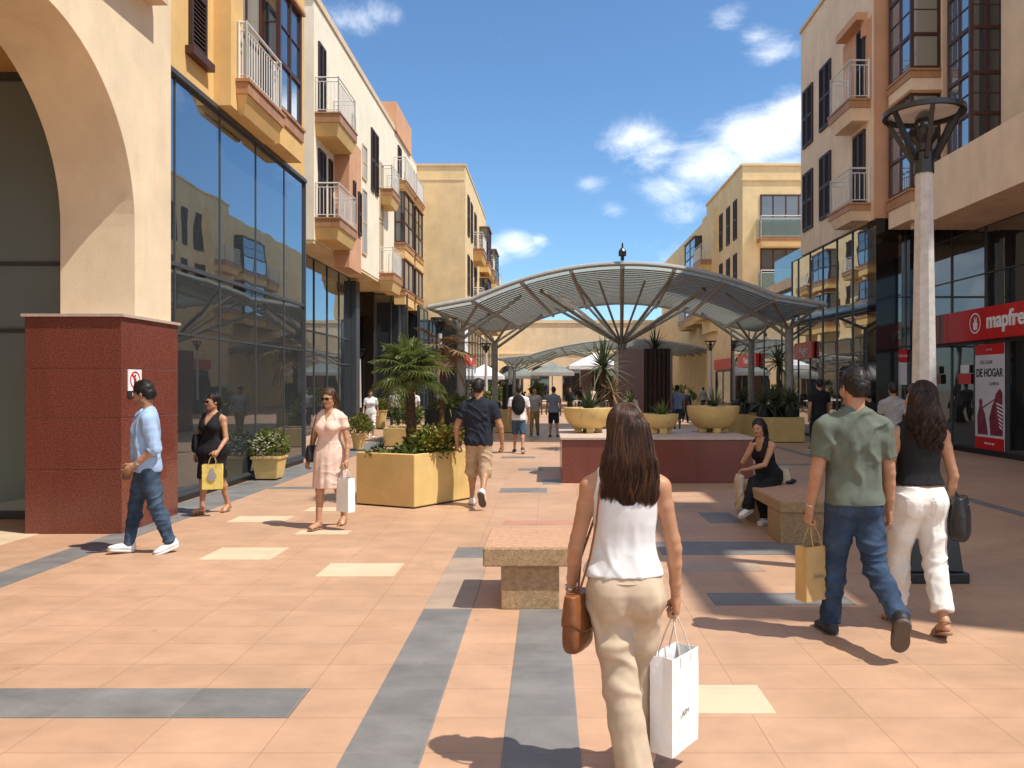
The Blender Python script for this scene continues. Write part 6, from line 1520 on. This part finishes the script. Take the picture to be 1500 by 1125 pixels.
# --- man in light blue shirt by the pillar
Bd = Body(1.69,'m',legs={'L':(-11,9,3,-16),'R':(12,4,2,7)},arms={'L':(-10,8,56,22),'R':(8,10,14,0)},head=(-36,10),width=.98,turn=-6)
T4 = make_person('man in light blue shirt, jeans and white sneakers passing the granite pillar',(-4.10,8.0,0),R(126),Bd,.007,TAN2,{'L':dict(grip=.3),'R':dict(grip=.3)},beard=.55)
shirt(Bd,T4,C['oxford'],.007,.475,1.22,.013,'shirt',dict(amp=.009,freq=(8,8,8),seed=17,octs=3,ridge=.7),loose=1.07,neck=.027,sc=1.16)
b = MB()
for sg in (-1,1):
    ps = [(0,.052,.797),(sg*.018,.055,.822),(sg*.034,.028,.850),(sg*.030,-.022,.862),(0,-.042,.864)]
    for u,v in zip(ps,ps[1:]):
        A_,B2 = Bd.tp(*u),Bd.tp(*v); up = Bd.T@V3(sg*.010,.008,-.028); b.hexa([A_,B2,B2+V3(0,0,.004),A_+V3(0,0,.004),A_+up,B2+up,B2+up+V3(0,0,.004),A_+up+V3(0,0,.004)])
lcl(b,'collar',C['oxford'],T4)
b = MB()
for k in range(6):
    z = .79-k*.055; zz,rx,ry,yo = Bd.torso_sections(); y = np.interp((z-.515)*Bd.H,zz,ry+yo)+.017; p = Bd.tp(.0,0,z)+Bd.T@V3(0,y,0); b.tube([p,p+Bd.T@V3(0,.004,0)],.006,10)
lcl(b,'button',C['wht'],T4)
trousers(Bd,T4,C['jeansd'],.007,.505,.006,2.05,wide=(.0525,.037,.029),wr=dict(amp=.008,freq=(8,8,18),seed=23,octs=3,ridge=.75))
shoes(Bd,T4,C['sneaker'],C['sole'],.006); short_hair(Bd,T4,H_['black'],.006,puff=.010,top=.012,n=2600); ring_on(T4,Bd,'L',C['steel'],'wristwatch',1.86,.0225,.008)

def dress(B_,T,m,vox,hem,waist,flare,neck_f,neck_b,sleeve,name='dress',off=.009,strap=(.03,.078),belt=None,seed=3,full=1.0):
    h = B_.H; pr = B_.traps(off)+[B_.torso(off,.47,.845,.03)]+[ell(B_.tp(sg*.041,.048,.722),V3(.038,.037,.038)*h+off,k=.03) for sg in (-1,1)]
    z,rx,ry,yo = B_.torso_sections(); zz = np.array([hem,.36,.44,.50,.54,waist]); w0 = np.interp((waist-.515)*h,z,rx)+off; d0 = np.interp((waist-.515)*h,z,ry)+off
    rr = np.array([flare*1.0,flare*.985,flare*.955,.118*full,.112*full,w0/h]); rd = np.array([flare*.92,flare*.88,flare*.82,.090*full,.083*full,d0/h])
    fold = (lambda x,y,zq,a,b: ((a*(1+.035*np.clip((.56-.515)*h-zq,0,.3)/.3*np.sin(11*np.arctan2(y,x)+seed))),(b*(1+.035*np.clip((.56-.515)*h-zq,0,.3)/.3*np.sin(11*np.arctan2(y,x)+seed)))))
    pr.append(prof(B_.sp,rotz(0)@np.eye(3),(zz-.515)*h,rr*h,rd*h,k=.02,ex=2.1,extra=fold))
    xs,xe = strap
    def f(Q):
        q = (Q-B_.sp)@B_.T/h; x = np.abs(q[...,0]); zq = q[...,2]+.515; y = q[...,1]; zc = np.where(y < 0,neck_b,neck_f)
        z1 = zc+(.87-zc)*np.clip(x/xs,0,1)**1.3; z2 = np.full_like(x,.9) if sleeve else .87-(.87-.755)*np.clip((x-xe)/.02,0,1)**.7
        return (zq-np.where(x < xs, z1, np.where(x < xe, .9, z2)))*h*.5
    pr.append(cut(f))
    if sleeve: pr += B_.armp(off*1.2,'LR',.02,sleeve,.02,1.1,True)
    o = sdf(name,pr,vox,m,T,dict(amp=.005,freq=(11,11,4),seed=seed,octs=3))
    if belt:
        i = (waist-.515)*h; b = MB(); b.tube([B_.tp(0,0,waist)+V3(math.cos(a)*(w0+.004),math.sin(a)*(d0+.004)+np.interp(i,z,yo),0) for a in np.linspace(0,2*math.pi,41)],.008,6); lcl(b,'belt',m,T)
    return o
# --- woman in black dress
Bd = Body(1.55,'f',legs={'L':(-9,12,0,-18),'R':(12,6,-2,2)},arms={'R':(-10,20,14,2),'L':(6,14,42,4)},head=(-22,0),width=1.1,hipw=1.16,depth=1.12)
T5 = make_person('woman in black sleeveless dress and sunglasses carrying a yellow bag along the blue glass',(-4.47,10.45,0),R(163),Bd,.007,TAN,{'L':dict(grip=1.0),'R':dict(grip=.3)})
dress(Bd,T5,C['blk'],.007,.285,.60,.120,.735,.76,0,full=1.20,off=.009,strap=(.058,.082)); sandals(Bd,T5,C['tanlea'],.006); sunglasses(T5,Bd)
long_hair(Bd,T5,H_['black'],.007,.25,(.070,.075,.06,.035),(.075,.06,.045,.03),500,.006,seed=3,r=.0018)
gp = wpos(T5,Bd.arm['L']['grip'])
paper_bag('yellow paper shopping bag with round grey emblem carried by the woman in black',gp,.24,.10,.32,'ypaper',R(14),.10,'kraft')
bagT = [o for o in COL.objects if o.name.startswith('shopping_bag')][-1]
b = MB((0,-.062,.17),(1,0,0),(0,-1,0)); b.lprism([(.055*math.cos(a),.06*math.sin(a)) for a in np.linspace(0,2*math.pi,25)[:-1]],0,.002); b.lprism([(.03*math.cos(a),.075+.03*math.sin(a)) for a in np.linspace(0,2*math.pi,13)[:-1]],0,.0015); lcl(b,'printed_emblem',C['grey'],bagT)
hb = wpos(T5,Bd.tp(.135,-.03,.56))-Vector((0,0,.10))
handbag('black shoulder bag behind the left arm of the woman in the black dress',hb,.28,.12,.25,C['blklea'],R(60),[[hb+Vector((0,-.05,.2)),wpos(T5,Bd.tp(.09,.065,.72)),wpos(T5,Bd.tp(.085,.02,.83)),wpos(T5,Bd.tp(.09,-.06,.74)),hb+Vector((0,.05,.2))]],False)
# --- woman in pale pink dress
Bd = Body(1.63,'f',legs={'L':(-12,14,-1,-20),'R':(13,5,-1,4)},arms={'R':(-8,16,20,0),'L':(2,15,16,2)},head=(-6,6),width=1.0)
T6 = make_person('woman in pale pink belted dress and sunglasses with a white bag',(-2.62,9.4,0),R(170),Bd,.007,TAN,{'L':dict(grip=1.0),'R':dict(grip=.4)})
dress(Bd,T6,C['pink'],.007,.285,.615,.118,.765,.80,.42,belt=True,seed=5,strap=(.036,.30)); sandals(Bd,T6,C['tanlea'],.006); sunglasses(T6,Bd)
long_hair(Bd,T6,H_['brown'],.007,.33,(.080,.095,.10,.075),(.08,.075,.06,.04),700,.006,seed=4,r=.0018)
gp = wpos(T6,Bd.arm['L']['grip'])
paper_bag('white paper shopping bag carried by the woman in the pale pink dress',gp+Vector((.02,0,0)),.22,.10,.40,'paper',R(-38),.10,'paper')
hb = wpos(T6,Bd.tp(.125,.02,.50))-Vector((0,0,.05))
handbag('small black handbag at the hip of the woman in the pale pink dress',hb,.19,.09,.20,C['blklea'],R(70),[[hb+Vector((0,-.04,.17)),wpos(T6,Bd.tp(.105,.06,.70)),wpos(T6,Bd.tp(.088,.015,.835)),wpos(T6,Bd.tp(.10,-.06,.72)),hb+Vector((0,.04,.17))]],False)
# --- man in navy tee
Bd = Body(1.77,'m',legs={'L':(12,6,2,0),'R':(-13,42,2,-58)},arms={'L':(-6,22,22,10),'R':(-2,22,18,8)},head=(-4,2),width=1.04)
T7 = make_person('man in navy tee and khaki shorts walking away past the ochre planter',(-.98,11.1,0),R(-4),Bd,.007,TAN2,{'L':dict(grip=.4),'R':dict(grip=.4)})
shirt(Bd,T7,C['navy'],.007,.485,.60,.018,'tee_shirt',dict(amp=.009,freq=(7,7,5),seed=33,octs=3),loose=1.05,neck=.032,sc=1.2)
trousers(Bd,T7,C['khaki'],.007,.515,.012,1.04,wide=(.063,.05,.05),wr=dict(amp=.010,freq=(8,8,10),seed=41,octs=3))
shoes(Bd,T7,C['sneaker'],C['brownsole'],.007); short_hair(Bd,T7,H_['black'],.006,puff=.012,n=2600); ring_on(T7,Bd,'L',C['darkshoe'],'wristwatch',1.88,.0225,.006)
# --- seated woman
Bd = Body(1.52,'f',legs={'L':(74,84,6,-4),'R':(86,50,-16,-18,-12)},arms={'R':('ik',(.035,.30,.90),(.6,.2,-1)),'L':('ik',(.05,.37,.66),(-.9,0,-.6))},lean=20,head=(14,12),seat=.445)
T8 = make_person('woman in black sitting on the shaded stone bench, hand at her mouth',(2.79,9.92,0),R(128),Bd,.0065,TAN,{'R':dict(grip=.7,pose=((-.25,.0,1),(-.6,-.8,0))),'L':dict(grip=.3,pose=((.8,.5,-.1),(0,0,-1)))})
tank(Bd,T8,C['blk'],.006,.007,.53,.76,.76,'tank_top',1.0,(.045,.075)); trousers(Bd,T8,C['blk'],.006,.575,.006,2.0,wide=(.053,.040,.040)); shoes(Bd,T8,C['sneaker'],C['sole'],.006)
long_hair(Bd,T8,H_['black'],.006,.42,(.075,.085,.085,.06),(.075,.065,.06,.045),900,.005,seed=12,r=.0016)
c = wpos(T8,V3(-.05,-.20,.452)); handbag('beige soft handbag resting on the bench beside the seated woman',c,.30,.17,.20,C['beige'],R(96),[[c+Vector((-.09,.02,.18)),c+Vector((-.02,-.06,.24)),c+Vector((.08,-.05,.21)),c+Vector((.10,.0,.16))]],False)
p = wpos(T8,V3(.13,.42,0)); t = thing('jacket',(p.x,p.y,.16),'beige jacket draped over the far knee of the seated woman','jacket',None,R(100))
sdf('cloth',[prof(V3(0,0,0),np.eye(3),[0,.1,.25,.38,.44],[.085,.095,.085,.075,.05],[.028,.035,.04,.05,.035],k=.01,ex=2.6)],.006,C['beige'],t,dict(amp=.012,freq=(14,14,5),seed=9,octs=3,ridge=.8,dirs=(((1,.2,.1),12),((.8,.3,.4),9))))
p = wpos(T8,V3(-.16,-.22,0)); t = thing('purse',(p.x,p.y,.458),'small black purse lying on the bench behind the seated woman','purse',None,R(40))
sdf('leather',[ell(V3(0,0,.03),V3(.11,.06,.035),None,.02)],.006,C['blklea'],t,dict(amp=.004,freq=(10,10,10),seed=2))

# --- people further off
def far(label,px,top,foot,rz,sex,shirt_m,leg_m,cut_t,hair='black',sleeve=.6,pose=0,tone=TAN2,longh=False,shoe='darkshoe',group='people in the distance',z=None,x=None):
    z = z or 1978/(foot-562); x = (px-803)/1150*z; top_h = 1.72-(top-562)*z/1150; h = max(1.5,min(1.85,top_h))
    A = [{'L':(16,6,2,4),'R':(-14,20,2,-26)},{'L':(-12,16,2,-22),'R':(15,5,2,4)},{'L':(4,4,2,0),'R':(-4,6,3,0)}][pose%3]
    Bf = Body(h,sex,legs=A,arms={'L':(-12 if pose%3==0 else 12,12,16,2),'R':(12 if pose%3==0 else -10,12,20,4)},width=1.02)
    v = max(.008,min(.013,z/1150*.9*.5)); T = make_person(label,(x,z,0),R(rz),Bf,v,tone,{'L':dict(grip=.4),'R':dict(grip=.4)},group=None,fast=True)
    shirt(Bf,T,C[shirt_m],v,.49,sleeve,.014,'shirt',dict(amp=.007,freq=(8,8,7),seed=px,octs=2),neck=.032,sc=1.15)
    trousers(Bf,T,C[leg_m],v,.52,.009,cut_t,wr=dict(amp=.006,freq=(8,8,12),seed=px))
    shoes(Bf,T,C[shoe],C['sole'],v)
    if longh: long_hair(Bf,T,H_[hair],v,.34,(.08,.085,.08,.05),(.08,.07,.05,.03),250,.005,seed=px,r=.003)
    else: short_hair(Bf,T,H_[hair],v*.9,puff=.012)
    return T,Bf
T9,B9 = far('man in white tee and blue shorts with black backpack walking away',760,565,663,0,'m','wht','tank',.95,pose=0)
t = thing('backpack',tuple(wpos(T9,B9.tp(0,-.13,.60))),'black backpack on the man in the white tee and blue shorts','backpack')
sdf('pack',[ell(V3(0,0,.20),V3(.17,.10,.26),None,.03),ell(V3(0,-.06,.12),V3(.12,.06,.13),None,.03)],.012,C['blk'],t,dict(amp=.006,freq=(7,7,7),seed=2))
far('person in beige tee and mustard trousers walking towards the camera',783,568,638,180,'m','grey','olive',2.0,pose=1)
far('woman in slate tee and dark shorts walking away left of the granite wall',811,567,640,2,'f','slate','navy',.95,'black',pose=2)
far('woman in white top and white cropped trousers by the left pots',543,571,641,185,'f','wht','white_den',1.3,'dark',longh=True,pose=0,shoe='sneaker')
far('man in pale grey tee and navy trousers beside the distant ochre pot',578,572,624,180,'m','grey','navy',2.0,pose=1)
far('person in white tee half hidden behind the palm trunk',606,572,628,176,'m','wht','navy',2.0,pose=2)
far('man in pale blue tee and blue shorts walking away right of the granite block',992,565,632,-4,'m','sky','tank',.95,pose=1)
far('person in a dark suit walking right behind the man in pale blue',1004,570,618,170,'m','blk','blk',2.0,sleeve=1.9,pose=0)
far('person in pale pink top standing behind the granite wall',923,572,650,10,'f','pink','navy',2.0,'dark',pose=2,z=21)
far('man in black tee and dark jeans walking away on the right beyond the bench',1200,556,660,0,'m','blk','navy',2.0,pose=0)
far('woman in grey tee in front of the black pier behind the couple',1308,562,705,-8,'f','grey','slate',2.0,'black',pose=2,z=13.8)
far('person in black walking behind the couple near the shop glass',1272,572,690,0,'m','blk','blk',2.0,pose=1,z=15.5)
far('person in white top near the red-signed shops on the right',1083,566,604,150,'f','wht','red',1.2,'dark',pose=0)
far('person in red shirt walking along the left shop glass',640,568,606,180,'m','red','navy',2.0,pose=1)

far('man in dark jacket standing among the far parasols',835,570,606,170,'m','blk','blk',2.0,sleeve=1.9,pose=2)
far('woman in pink top standing by the far parasols',868,570,604,10,'f','pink','navy',2.0,'dark',pose=2)
far('man in white tee walking under the second canopy',722,570,605,190,'m','wht','tank',2.0,pose=1)
far('person in black far away between the two canopies',850,571,602,0,'m','blk','navy',2.0,pose=0)
far('woman in pale top far away on the left of the path',742,570,606,180,'f','wht','blk',2.0,'dark',pose=1)
far('man in grey tee far away beside the right shops',1030,570,604,20,'m','grey','navy',2.0,pose=1)
